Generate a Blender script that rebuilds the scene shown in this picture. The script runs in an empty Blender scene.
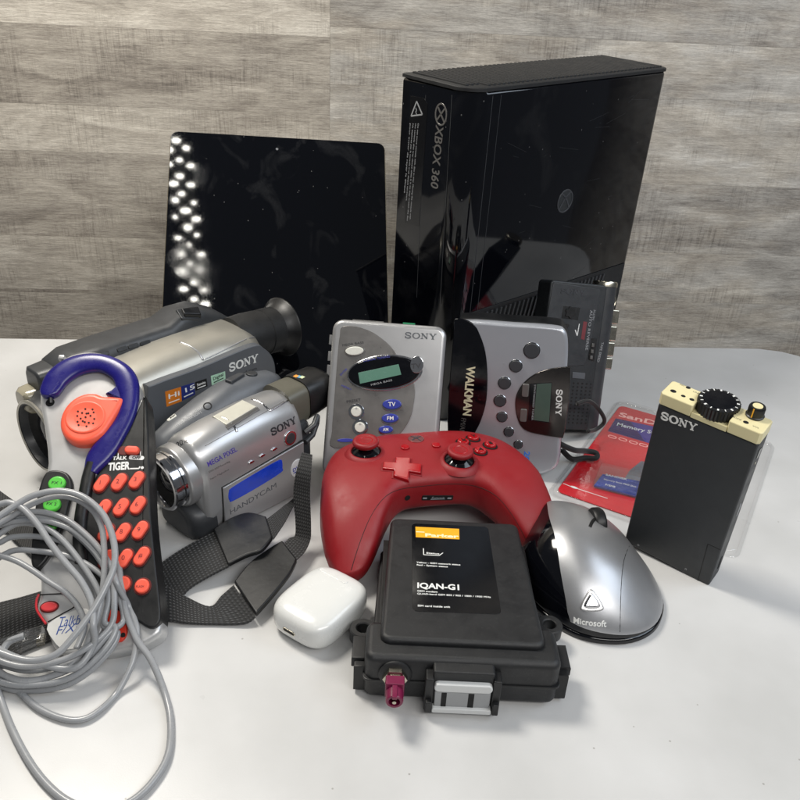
import bpy, bmesh, math, random
from mathutils import Vector, Matrix
from mathutils.bvhtree import BVHTree
random.seed(7)
C = bpy.context.scene.collection
SC = bpy.context.scene
SC.unit_settings.scale_length = 0.01          # one unit is one centimetre
rad = math.radians
# ------------------------------------------------------------------ camera
F = 795.; TH = rad(28.2); RO = rad(3.0); CAMH = 33.6
FW = Vector((0, math.cos(TH), -math.sin(TH))); UP0 = Vector((0, math.sin(TH), math.cos(TH))); RT0 = Vector((1, 0, 0))
CR = RT0*math.cos(RO) + UP0*math.sin(RO); CU = -RT0*math.sin(RO) + UP0*math.cos(RO); CO = Vector((0, 0, CAMH))
cd = bpy.data.cameras.new('camera'); cam = bpy.data.objects.new('camera', cd); C.objects.link(cam)
cam.matrix_world = Matrix(((CR.x, CU.x, -FW.x, CO.x), (CR.y, CU.y, -FW.y, CO.y), (CR.z, CU.z, -FW.z, CO.z), (0, 0, 0, 1)))
cd.sensor_width = 36; cd.lens = 36*F/800; cd.clip_start = .5; cd.clip_end = 1000
SC.camera = cam
# ------------------------------------------------------------------ world and lamps
w = bpy.data.worlds.new('World'); SC.world = w; w.use_nodes = True
w.node_tree.nodes['Background'].inputs[0].default_value = (.88, .93, 1, 1)
w.node_tree.nodes['Background'].inputs[1].default_value = .11
SC.view_settings.view_transform = 'Standard'; SC.view_settings.look = 'None'
SC.view_settings.exposure = -.08; SC.view_settings.gamma = 1
def area(name, loc, target, sx, sy, power, col):
    l = bpy.data.lights.new(name, 'AREA'); l.shape = 'RECTANGLE'; l.size = sx; l.size_y = sy; l.energy = power; l.color = col
    o = bpy.data.objects.new(name, l); C.objects.link(o); o.location = loc
    o.rotation_euler = (Vector(target)-Vector(loc)).to_track_quat('-Z', 'Y').to_euler(); return o
area('key_light', (-40, 62, 84), (-6, 50, 0), 20, 26, 84000, (1, .95, .86))
area('front_fill', (50, -30, 86), (5, 84, 12), 100, 24, 88000, (1, .98, .95))  # added fill from behind the camera, brightens the wall and front faces
area('window_light', (85, 40, 80), (10, 66, 8), 60, 50, 44000, (.78, .88, 1))

# ------------------------------------------------------------------ helpers
def un(px, py, z=0):
    d = FW + CR*((px-400)/F) - CU*((py-400)/F); return CO + d*((z-CAMH)/d.z)
def ray(px, py): return (FW + CR*((px-400)/F) - CU*((py-400)/F)).normalized()
def zf(x0, y0, s): return lambda *p: [(x0+p[i]*s, y0+p[i+1]*s) for i in range(0, len(p), 2)]
def pose(loc, yaw, lean=0, roll=0):
    B = Matrix(((1, 0, 0), (0, 0, -1), (0, 1, 0)))
    M = Matrix.Rotation(rad(yaw), 3, 'Z') @ B @ Matrix.Rotation(-rad(lean), 3, 'X') @ Matrix.Rotation(rad(roll), 3, 'Z')
    return Matrix.Translation(Vector(loc)) @ M.to_4x4()
def local(M, px, py, z=0.):
    """point of the face plane (local height z) seen at this spot"""
    Mi = M.inverted(); o = Mi @ CO; d = Mi.to_3x3() @ ray(px, py); p = o + d*((z-o.z)/d.z); return (p.x, p.y)
def locs(M, pts, z=0.): return [local(M, a, b, z) for a, b in pts]

def nmat(name): 
    m = bpy.data.materials.new(name); m.use_nodes = True; nt = m.node_tree
    return m, nt, nt.nodes['Principled BSDF'], nt.nodes.new, nt.links.new
def lin(c): return tuple((x/12.92 if x <= .04045 else ((x+.055)/1.055)**2.4) for x in [v/255 for v in c])
def mat(name, col, rough=.4, metal=0, bump=0, bs=40, var=.08, coat=0, rv=.12, stretch=(1, 1, 1), spec=.5, dust=0, srgb=True, alpha=None):
    m, nt, b, N, L = nmat(name)
    c = lin(col) if srgb else col
    tc = N('ShaderNodeTexCoord'); mp = N('ShaderNodeMapping'); mp.inputs['Scale'].default_value = stretch; L(tc.outputs['Object'], mp.inputs[0])
    n = N('ShaderNodeTexNoise'); n.inputs['Scale'].default_value = .9; n.inputs['Detail'].default_value = 6; n.inputs['Roughness'].default_value = .65; L(mp.outputs[0], n.inputs[0])
    r = N('ShaderNodeMapRange'); r.inputs[1].default_value = .3; r.inputs[2].default_value = .7; r.inputs[3].default_value = max(.02, rough-rv*rough*2); r.inputs[4].default_value = rough+rv*rough*2; L(n.outputs[0], r.inputs[0]); L(r.outputs[0], b.inputs['Roughness'])
    mx = N('ShaderNodeMix'); mx.data_type = 'RGBA'; mx.inputs[6].default_value = (*[x*(1-var) for x in c], 1); mx.inputs[7].default_value = (*[min(1, x*(1+var)) for x in c], 1)
    L(n.outputs[0], mx.inputs[0]); out = mx.outputs[2]
    if dust:
        n3 = N('ShaderNodeTexNoise'); n3.inputs['Scale'].default_value = 9; n3.inputs['Detail'].default_value = 8; L(mp.outputs[0], n3.inputs[0])
        r3 = N('ShaderNodeMapRange'); r3.inputs[1].default_value = .6; r3.inputs[2].default_value = .78; r3.inputs[3].default_value = 0; r3.inputs[4].default_value = dust; L(n3.outputs[0], r3.inputs[0])
        m3 = N('ShaderNodeMix'); m3.data_type = 'RGBA'; L(r3.outputs[0], m3.inputs[0]); L(out, m3.inputs[6]); m3.inputs[7].default_value = (.42, .42, .4, 1); out = m3.outputs[2]
    L(out, b.inputs['Base Color'])
    b.inputs['Metallic'].default_value = metal; b.inputs['Coat Weight'].default_value = coat; b.inputs['Coat Roughness'].default_value = .08
    b.inputs['Specular IOR Level'].default_value = spec
    if bump:
        n2 = N('ShaderNodeTexNoise'); n2.inputs['Scale'].default_value = bs; n2.inputs['Detail'].default_value = 3; L(mp.outputs[0], n2.inputs[0])
        bp = N('ShaderNodeBump'); bp.inputs['Strength'].default_value = bump; bp.inputs['Distance'].default_value = .02; L(n2.outputs[0], bp.inputs['Height']); L(bp.outputs[0], b.inputs['Normal'])
    return m
def webbing(name, col, su=9, sv=9):
    m, nt, b, N, L = nmat(name); uv = N('ShaderNodeUVMap')
    w1 = N('ShaderNodeTexWave'); w1.bands_direction = 'X'; w1.inputs['Scale'].default_value = su; L(uv.outputs[0], w1.inputs[0])
    w2 = N('ShaderNodeTexWave'); w2.bands_direction = 'Y'; w2.inputs['Scale'].default_value = sv; L(uv.outputs[0], w2.inputs[0])
    ml = N('ShaderNodeMath'); ml.operation = 'MULTIPLY'; L(w1.outputs[1], ml.inputs[0]); L(w2.outputs[1], ml.inputs[1])
    mx = N('ShaderNodeMix'); mx.data_type = 'RGBA'; c = lin(col); mx.inputs[6].default_value = (*[x*.25 for x in c], 1); mx.inputs[7].default_value = (*c, 1); L(ml.outputs[0], mx.inputs[0]); L(mx.outputs[2], b.inputs['Base Color'])
    bp = N('ShaderNodeBump'); bp.inputs['Strength'].default_value = 1; bp.inputs['Distance'].default_value = .06; L(ml.outputs[0], bp.inputs['Height']); L(bp.outputs[0], b.inputs['Normal'])
    b.inputs['Roughness'].default_value = .75; b.inputs['Sheen Weight'].default_value = .2; return m

M_ = {}
M_['gloss'] = mat('gloss_black', (7, 8, 13), .10, var=.2, rv=.35, coat=.0, dust=.012)
M_['screen'] = mat('dark_glass', (4, 5, 9), .02, var=.2, rv=.3, dust=.03)
def smudged(name, col, r0, r1, seed, k=.012, sc=.28):
    m, nt, b, N, L = nmat(name); tc = N('ShaderNodeTexCoord'); mp = N('ShaderNodeMapping'); mp.inputs['Location'].default_value = (seed, seed*.7, 0); mp.inputs['Scale'].default_value = (1, .7, 1); L(tc.outputs['Object'], mp.inputs[0])
    n = N('ShaderNodeTexNoise'); n.inputs['Scale'].default_value = sc; n.inputs['Detail'].default_value = 3; n.inputs['Distortion'].default_value = 1.2; L(mp.outputs[0], n.inputs[0])
    f = N('ShaderNodeTexNoise'); f.inputs['Scale'].default_value = 6; f.inputs['Detail'].default_value = 5; f.inputs['Distortion'].default_value = 2; L(mp.outputs[0], f.inputs[0])
    r = N('ShaderNodeMapRange'); r.inputs[1].default_value = .56; r.inputs[2].default_value = .66; L(n.outputs[0], r.inputs[0])
    g = N('ShaderNodeMath'); g.operation = 'MULTIPLY'; L(r.outputs[0], g.inputs[0]); L(f.outputs[0], g.inputs[1])
    v = N('ShaderNodeTexVoronoi'); v.inputs['Scale'].default_value = 1.1; L(mp.outputs[0], v.inputs[0]); lt = N('ShaderNodeMath'); lt.operation = 'LESS_THAN'; lt.inputs[1].default_value = .045; L(v.outputs['Distance'], lt.inputs[0])
    r2 = N('ShaderNodeMapRange'); r2.inputs[3].default_value = r0; r2.inputs[4].default_value = r1; L(g.outputs[0], r2.inputs[0]); L(r2.outputs[0], b.inputs['Roughness'])
    mx = N('ShaderNodeMix'); mx.data_type = 'RGBA'; mx.inputs[6].default_value = (*lin(col), 1); mx.inputs[7].default_value = (k*2.4, k*2.5, k*2.8, 1); L(g.outputs[0], mx.inputs[0])
    m2 = N('ShaderNodeMix'); m2.data_type = 'RGBA'; L(lt.outputs[0], m2.inputs[0]); L(mx.outputs[2], m2.inputs[6]); m2.inputs[7].default_value = (.09, .09, .09, 1); L(m2.outputs[2], b.inputs['Base Color'])
    bp = N('ShaderNodeBump'); bp.inputs['Strength'].default_value = .012; bp.inputs['Distance'].default_value = .02; L(f.outputs[0], bp.inputs['Height']); L(bp.outputs[0], b.inputs['Normal']); return m
M_['screen'] = smudged('dark_glass', (4, 5, 9), .03, .10, 3.1, .006)
M_['conglo'] = smudged('gloss_black_shell', (5, 6, 11), .06, .13, 9.4, .004, .2)
M_['black'] = mat('black_plastic', (15, 16, 18), .42, bump=.15, bs=60, dust=.03)
M_['blackm'] = mat('black_matte_plastic', (22, 23, 25), .55, bump=.3, bs=70, dust=.04)
M_['dgrey'] = mat('dark_grey_plastic', (50, 52, 55), .40, bump=.12, bs=80, dust=.05)
M_['mgrey'] = mat('grey_plastic', (84, 87, 92), .38, bump=.1, bs=80, dust=.05)
M_['taupe'] = mat('taupe_silver_plastic', (118, 116, 114), .33, metal=.55, bump=.08, bs=90, dust=.02)
M_['silver'] = mat('silver_paint', (174, 174, 175), .30, metal=.6, bump=.03, bs=110, var=.02, rv=.04)
M_['champ'] = mat('champagne_silver_paint', (172, 169, 160), .36, metal=.6, bump=.06, bs=110, var=.02, rv=.04)
M_['bluesilver'] = mat('blue_silver_paint', (176, 179, 186), .3, metal=.5, bump=.03, bs=110, var=.02, rv=.04)
M_['lightsilver'] = mat('toy_silver_paint', (190, 190, 190), .34, metal=.4, var=.03, rv=.05, bump=.05, bs=90, dust=.04)
M_['chrome'] = mat('chrome', (205, 205, 208), .12, metal=1)
M_['white'] = mat('white_ink', (225, 226, 224), .5, var=.02)
M_['whitep'] = mat('white_glossy_plastic', (214, 215, 213), .25, var=.02, coat=.4, dust=.05)
M_['greyink'] = mat('grey_ink', (150, 152, 155), .5, var=.02)
M_['darkink'] = mat('dark_ink', (38, 38, 42), .5, var=.02)
M_['hole'] = mat('dark_recess', (6, 6, 7), .7)
M_['red'] = mat('red_satin_plastic', (136, 17, 25), .5, bump=.25, bs=120, var=.05, dust=.02)
M_['redg'] = mat('red_gloss_plastic', (158, 16, 24), .16, var=.05)
M_['orange'] = mat('orange_rubber', (250, 98, 72), .42, bump=.1, bs=80, var=.05)
M_['orangek'] = mat('orange_key_rubber', (240, 92, 70), .5, var=.06, bump=.1)
M_['navy'] = mat('navy_plastic', (26, 22, 104), .28, var=.12, bump=.08, bs=60, dust=.02)
M_['green'] = mat('green_rubber', (84, 190, 66), .4)
M_['cream'] = mat('cream_plastic', (218, 208, 164), .36, var=.05, dust=.04)
M_['char'] = mat('charcoal_panel', (36, 39, 42), .46, bump=.35, bs=130, var=.06, dust=.02)
M_['modem'] = mat('modem_black_plastic', (25, 26, 28), .46, bump=.4, bs=70, var=.1, dust=.06)
M_['label'] = mat('black_label', (9, 10, 14), .16, var=.1)
M_['yellow'] = mat('amber_print', (238, 170, 40), .3, var=.05)
M_['plum'] = mat('plum_plastic', (112, 24, 62), .35)
M_['brass'] = mat('worn_metal', (190, 184, 168), .25, metal=1)
M_['lgrey'] = mat('light_grey_plastic', (206, 208, 208), .35)
M_['lcd'] = mat('green_lcd', (88, 128, 112), .25, var=.04)
M_['lcd2'] = mat('dark_lcd', (70, 86, 78), .2, var=.15)
M_['btnblue'] = mat('blue_button', (52, 62, 150), .25)
M_['blueink'] = mat('blue_ink', (52, 58, 150), .4)
M_['bluefilm'] = mat('blue_film', (16, 60, 190), .22, var=.35, rv=.3)
M_['btngrey'] = mat('grey_button', (56, 58, 62), .4)
M_['offwhite'] = mat('off_white_button', (208, 208, 200), .3)
M_['cable'] = mat('grey_cable_jacket', (148, 150, 153), .28, var=.06, spec=.6)
M_['orstick'] = mat('orange_sticker', (206, 118, 36), .35, var=.25)
M_['navystick'] = mat('navy_sticker', (36, 46, 112), .35)
M_['mintstick'] = mat('mint_sticker', (168, 206, 180), .4, var=.2)
M_['olive'] = mat('olive_grey_plastic', (88, 86, 76), .4, bump=.1)
M_['leather'] = mat('black_leather', (14, 15, 17), .42, bump=.35, bs=3, dust=.06)
M_['webb'] = webbing('black_webbing', (38, 39, 41)); M_['webk'] = webbing('dark_webbing', (24, 24, 26), 9, 9)
M_['purple'] = mat('purple_print', (74, 58, 142), .35)
M_['cardred'] = mat('red_card', (206, 26, 38), .4, var=.12)
M_['pkblue'] = mat('blue_card', (34, 62, 160), .3)
M_['pink'] = mat('pale_print', (246, 190, 182), .45)
M_['paper'] = mat('grey_card', (140, 146, 160), .5, var=.3)
def clear(name, tint=(1, 1, 1), rough=.06, a=.035):
    m = bpy.data.materials.new(name); m.use_nodes = True; nt = m.node_tree; nt.nodes.clear(); N = nt.nodes.new; L = nt.links.new
    tr = N('ShaderNodeBsdfTransparent'); tr.inputs[0].default_value = (*tint, 1); gl = N('ShaderNodeBsdfPrincipled'); gl.inputs['Base Color'].default_value = (.75, .76, .78, 1); gl.inputs['Roughness'].default_value = rough; gl.inputs['Metallic'].default_value = 1
    n = N('ShaderNodeTexNoise'); n.inputs['Scale'].default_value = 1.2; bp = N('ShaderNodeBump'); bp.inputs['Strength'].default_value = .35; bp.inputs['Distance'].default_value = .1
    tc = N('ShaderNodeTexCoord'); L(tc.outputs['Object'], n.inputs[0]); L(n.outputs[0], bp.inputs['Height']); L(bp.outputs[0], gl.inputs['Normal'])
    lw = N('ShaderNodeLayerWeight'); lw.inputs[0].default_value = .3; ad = N('ShaderNodeMath'); ad.operation = 'MULTIPLY_ADD'; ad.inputs[1].default_value = .22; ad.inputs[2].default_value = a; L(lw.outputs['Facing'], ad.inputs[0])
    mx = N('ShaderNodeMixShader'); L(ad.outputs[0], mx.inputs[0]); L(tr.outputs[0], mx.inputs[1]); L(gl.outputs[0], mx.inputs[2]); o = N('ShaderNodeOutputMaterial'); L(mx.outputs[0], o.inputs[0]); return m
M_['clear'] = clear('clear_shell'); M_['plug'] = clear('clear_plug', (.93, .93, .92), .15, a=.16)

MW = {}
def finish(name, bm, m, parent=None, M=None, sharp=38, wn=True):
    bmesh.ops.recalc_face_normals(bm, faces=bm.faces)
    me = bpy.data.meshes.new(name); bm.to_mesh(me); bm.free()
    if isinstance(m, str): m = M_[m]
    me.materials.append(m)
    for p in me.polygons: p.use_smooth = True
    if sharp < 180: me.set_sharp_from_angle(angle=rad(sharp))
    o = bpy.data.objects.new(name, me); C.objects.link(o)
    M = M if M is not None else Matrix.Identity(4); MW[o.name] = M
    if parent is not None: o.parent = parent; o.matrix_local = MW[parent.name].inverted() @ M
    else: o.matrix_world = M
    if wn:
        md = o.modifiers.new('wn', 'WEIGHTED_NORMAL'); md.keep_sharp = True
    return o
def thing(name, M, label, cat, group=None):
    o = bpy.data.objects.new(name, None); C.objects.link(o); o.empty_display_size = 1
    o.matrix_world = M; MW[o.name] = M; o['label'] = label; o['category'] = cat
    if group: o['group'] = group
    return o
def tag(o, label=None, cat=None, group=None, kind=None):
    for k, v in (('label', label), ('category', cat), ('group', group), ('kind', kind)):
        if v: o[k] = v
    return o
BM = bmesh.new
def loft(bm, rings, caps=True, closed=True):
    V = [[bm.verts.new(p) for p in r] for r in rings]; n = len(V[0])
    for a, b in zip(V, V[1:]):
        for i in range(n if closed else n-1):
            j = (i+1) % n; bm.faces.new((a[i], a[j], b[j], b[i]))
    if caps and closed: bm.faces.new(V[0][::-1]); bm.faces.new(V[-1])
    return V
def area2(p): return sum(p[i][0]*p[(i+1) % len(p)][1]-p[(i+1) % len(p)][0]*p[i][1] for i in range(len(p)))/2
def inset(p, d):
    n = len(p); s = 1 if area2(p) > 0 else -1; out = []
    for i in range(n):
        a = Vector(p[i-1]); b = Vector(p[i]); c = Vector(p[(i+1) % n])
        e1 = (b-a).normalized() if (b-a).length > 1e-7 else Vector((1, 0)); e2 = (c-b).normalized() if (c-b).length > 1e-7 else e1
        n1 = Vector((-e1.y, e1.x))*s; n2 = Vector((-e2.y, e2.x))*s; v = n1+n2
        k = v.length_squared; v = v*(2/k) if k > .3 else n1
        out.append((b.x+v.x*d, b.y+v.y*d))
    return out
def prism(bm, poly, z0, z1, b=.05, seg=3, bot=False, T=None):
    """solid from an outline with a rounded top edge"""
    rings = []
    if bot:
        for k in range(seg+1):
            a = math.pi/2*k/seg; rings.append((inset(poly, b*(1-math.sin(a))), z0+b*(1-math.cos(a))))
    else: rings.append((poly, z0))
    for k in range(seg+1):
        a = math.pi/2*k/seg; rings.append((inset(poly, b*(1-math.cos(a))), z1-b+b*math.sin(a)))
    R = [[(x, y, z) for x, y in p] for p, z in rings]
    if T: R = [[T(Vector(q)) for q in r] for r in R]
    loft(bm, R)
def rrect(x0, x1, y0, y1, r, n=5):
    out = []
    for cx, cy, a0 in ((x1-r, y0+r, -90), (x1-r, y1-r, 0), (x0+r, y1-r, 90), (x0+r, y0+r, 180)):
        for k in range(n+1): a = rad(a0+90*k/n); out.append((cx+r*math.cos(a), cy+r*math.sin(a)))
    return out
def ell(cx, cy, rx, ry=None, n=32, rot=0, a0=0, a1=360):
    ry = rx if ry is None else ry; c, s = math.cos(rad(rot)), math.sin(rad(rot)); out = []
    full = abs(a1-a0) >= 360
    for k in range(n if full else n+1):
        a = rad(a0+(a1-a0)*k/n); x, y = rx*math.cos(a), ry*math.sin(a); out.append((cx+x*c-y*s, cy+x*s+y*c))
    return out
def smooth(pts, n=5, closed=True):
    """Catmull-Rom through the points"""
    out = []; m = len(pts); P = [Vector(p) for p in pts]
    for i in range(m if closed else m-1):
        g = lambda j: P[j % m] if closed else P[max(0, min(m-1, j))]
        a, b, c, d = g(i-1), g(i), g(i+1), g(i+2)
        for k in range(n):
            t = k/n; out.append(tuple(.5*((2*b)+(c-a)*t+(2*a-5*b+4*c-d)*t*t+(3*b-a-3*c+d)*t**3)))
    if not closed: out.append(tuple(P[-1]))
    return out
def box(bm, x0, x1, y0, y1, z0, z1, b=.08, T=None): prism(bm, [(x0, y0), (x1, y0), (x1, y1), (x0, y1)], z0, z1, min(b, (z1-z0)*.45), 2, bot=True, T=T)
def ringm(bm, outer, inner, z0, z1, b=.03):
    """frame between two outlines with the same number of points"""
    rs = [[(x, y, z0) for x, y in outer], [(x, y, z1-b) for x, y in outer], [(x, y, z1) for x, y in inset(outer, b)], [(x, y, z1) for x, y in inset(inner, -b)], [(x, y, z1-b) for x, y in inner], [(x, y, z0) for x, y in inner]]
    V = [[bm.verts.new(p) for p in r] for r in rs]; n = len(outer)
    for a, c in zip(V, V[1:]+V[:1]):
        for i in range(n): j = (i+1) % n; bm.faces.new((a[i], a[j], c[j], c[i]))
def frame_of(d, up=Vector((0, 0, 1))):
    d = Vector(d).normalized(); 
    if abs(d.dot(up)) > .98: up = Vector((1, 0, 0))
    x = up.cross(d).normalized(); y = d.cross(x); return x, y, d
def lathe(bm, prof, o=(0, 0, 0), d=(0, 0, 1), n=40, sx=1, sy=1, rot=0):
    """prof: (radius, distance along d)"""
    X, Y, D = frame_of(d); o = Vector(o)
    loft(bm, caps=False, rings=[[o+X*(r*sx*math.cos(2*math.pi*k/n+rot))+Y*(r*sy*math.sin(2*math.pi*k/n+rot))+D*h for k in range(n)] for r, h in prof])
def tube(bm, pts, r, n=10):
    P = [Vector(p) for p in pts]; rings = []; X = None
    for i, p in enumerate(P):
        d = (P[min(i+1, len(P)-1)]-P[max(i-1, 0)]).normalized()
        if X is None: X = frame_of(d)[0]
        X = (X-d*X.dot(d)).normalized(); Y = d.cross(X)
        rr = r(i/len(P)) if callable(r) else r
        rings.append([p+X*rr*math.cos(2*math.pi*k/n)+Y*rr*math.sin(2*math.pi*k/n) for k in range(n)])
    loft(bm, rings)
def flat(bm, poly, z): bm.faces.new([bm.verts.new((x, y, z)) for x, y in poly])
_tc = {}
def textmesh(s, size, extr=.012, bold=0, shear=0, spacing=1):
    cu = bpy.data.curves.new('t', 'FONT'); cu.body = s; cu.size = size; cu.extrude = extr; cu.offset = bold*size; cu.shear = shear; cu.space_character = spacing
    cu.resolution_u = 3; o = bpy.data.objects.new('t', cu); C.objects.link(o)
    bpy.context.view_layer.update(); dg = bpy.context.evaluated_depsgraph_get()
    me = bpy.data.meshes.new_from_object(o.evaluated_get(dg)); bpy.data.objects.remove(o); return me
def text(bm, s, p, size, rot=0, bold=0, sx=1, z=0, fit=None, shear=0, T=None, extr=.012, spacing=1):
    """p lower left corner on the face; fit = wanted width"""
    me = textmesh(s, size, extr, bold, shear, spacing); xs = [v.co.x for v in me.vertices]
    if fit and xs: sx = fit/(max(xs)-min(xs))
    c, si = math.cos(rad(rot)), math.sin(rad(rot)); vs = []
    for v in me.vertices:
        x, y = v.co.x*sx, v.co.y; q = Vector((p[0]+x*c-y*si, p[1]+x*si+y*c, z+v.co.z)); vs.append(bm.verts.new(T(q) if T else q))
    for f in me.polygons:
        try: bm.faces.new([vs[i] for i in f.vertices])
        except ValueError: pass
    bpy.data.meshes.remove(me)
def line2(M, a, b, z=0):
    """position, angle and length of the line between two spots on a face"""
    A = Vector(local(M, *a, z)); B = Vector(local(M, *b, z)); v = B-A; return A, math.degrees(math.atan2(v.y, v.x)), v.length
def textpx(bm, M, s, a, b, h, z=0, bold=0, shear=0, extr=.012):
    """text from spot a to spot b (baseline), h = letter height"""
    A, ang, ln = line2(M, a, b, z); text(bm, s, A, h/.72, ang, bold, z=z, fit=ln, shear=shear, extr=extr)
def stroke(bm, a, b, wd, z, h=.012, T=None):
    a, b = Vector(a), Vector(b); d = (b-a).normalized()*wd/2; n = Vector((-d.y, d.x))
    q = [a+n, b+n, b-n, a-n]; lo = [Vector((p.x, p.y, z)) for p in q]; hi = [Vector((p.x, p.y, z+h)) for p in q]
    if T: lo = [T(p) for p in lo]; hi = [T(p) for p in hi]
    loft(bm, [lo, hi])
def serif_word(bm, p, ht, wid, rot, z, h=.02, T=None):
    """the four wide slab serif letters S O N Y"""
    u = wid/4.75; c, s = math.cos(rad(rot)), math.sin(rad(rot))
    def X(x, y): return (p[0]+x*u*c-y*ht*s, p[1]+x*u*s+y*ht*c)
    tk = .22*u; tn = .11*ht
    def S(x0, y0, x1, y1, wd): stroke(bm, X(x0, y0), X(x1, y1), wd, z, h, T)
    pts = [(.88, .68), (.8, .88), (.5, .96), (.2, .9), (.1, .72), (.25, .56), (.7, .44), (.9, .28), (.78, .1), (.48, .03), (.18, .12), (.08, .32)]
    pts = smooth(pts, 3, False)
    for q, r in zip(pts, pts[1:]): S(*q, *r, .17*ht+.04*u)
    S(.89, .62, .89, .98, .07*u); S(.09, .02, .09, .38, .07*u)
    n = 22
    for k in range(n):
        a, b = 2*math.pi*k/n, 2*math.pi*(k+1)/n; f = lambda t: (1.72+.5*math.cos(t), .5+.46*math.sin(t))
        S(*f(a), *f(b), (.1+.14*abs(math.cos((a+b)/2)))*ht*1.1)
    S(2.62, .05, 2.62, .95, .12*u); S(3.36, .05, 3.36, .95, .12*u); S(2.6, .95, 3.38, .06, .24*u)
    S(2.4, .95, 2.8, .95, tn); S(2.42, .05, 2.82, .05, tn); S(3.16, .95, 3.56, .95, tn)
    S(3.85, .95, 4.25, .45, .22*u); S(4.65, .95, 4.25, .45, .13*u); S(4.25, .5, 4.25, .05, .24*u)
    S(3.66, .95, 4.06, .95, tn); S(4.46, .95, 4.82, .95, tn); S(4.02, .05, 4.48, .05, tn)
def hit(objs, px, py):
    """where the line of sight meets an already built surface"""
    best = None; d = ray(px, py)
    for o in objs:
        me = o.data; Mw = MW[o.name]; bv = BVHTree.FromPolygons([Mw @ v.co for v in me.vertices], [p.vertices[:] for p in me.polygons])
        r = bv.ray_cast(CO, d)
        if r[0] is not None and (best is None or r[3] < best[2]): best = (r[0], r[1], r[3])
    return best
def surf(M, o, a, b):
    """frame lying on a built surface, x along a->b; returns T(point) in the local space of M and width"""
    A = hit([o], *a); B = hit([o], *b)
    if A is None or B is None:
        p = hit([o], (a[0]+b[0])/2, (a[1]+b[1])/2) or A or B; print('MISS', o.name, a, b); p = p or (un(*a, 1), Vector((0, 0, 1)), 0); A = A or p; B = B or (p[0]+CR*1.0, p[1])
    nrm = A[1]+B[1]
    if nrm.dot(CO-A[0]) < 0: nrm = -nrm
    nrm.normalize(); x = B[0]-A[0]; ln = x.length; x = (x-nrm*x.dot(nrm)).normalized(); y = nrm.cross(x); Mi = M.inverted(); p0 = A[0]
    bv = BVHTree.FromPolygons([MW[o.name] @ v.co for v in o.data.vertices], [p.vertices[:] for p in o.data.polygons])
    def T(q):
        p = p0+x*q.x+y*q.y; r = bv.ray_cast(p+nrm*1.5, -nrm, 4)
        if r[0] is not None: p = r[0]
        return Mi @ (p+nrm*(q.z+.004))
    return T, ln

def sline(name, par, o, pts, wd, m, h=.015):
    """thin line lying on a built surface through picture spots"""
    P = []; MM = MW[par.name]
    for q in smooth([Vector((*p, 0)) for p in pts], 5, False):
        r = hit([o], q[0], q[1])
        if r: n = r[1] if r[1].dot(CO-r[0]) > 0 else -r[1]; P.append(MM.inverted() @ (r[0]+n*(h*.3-wd*.28)))
    bm = BM(); tube(bm, P, wd/2, 6); return finish(name, bm, m, par, MM, sharp=180, wn=False)
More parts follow.
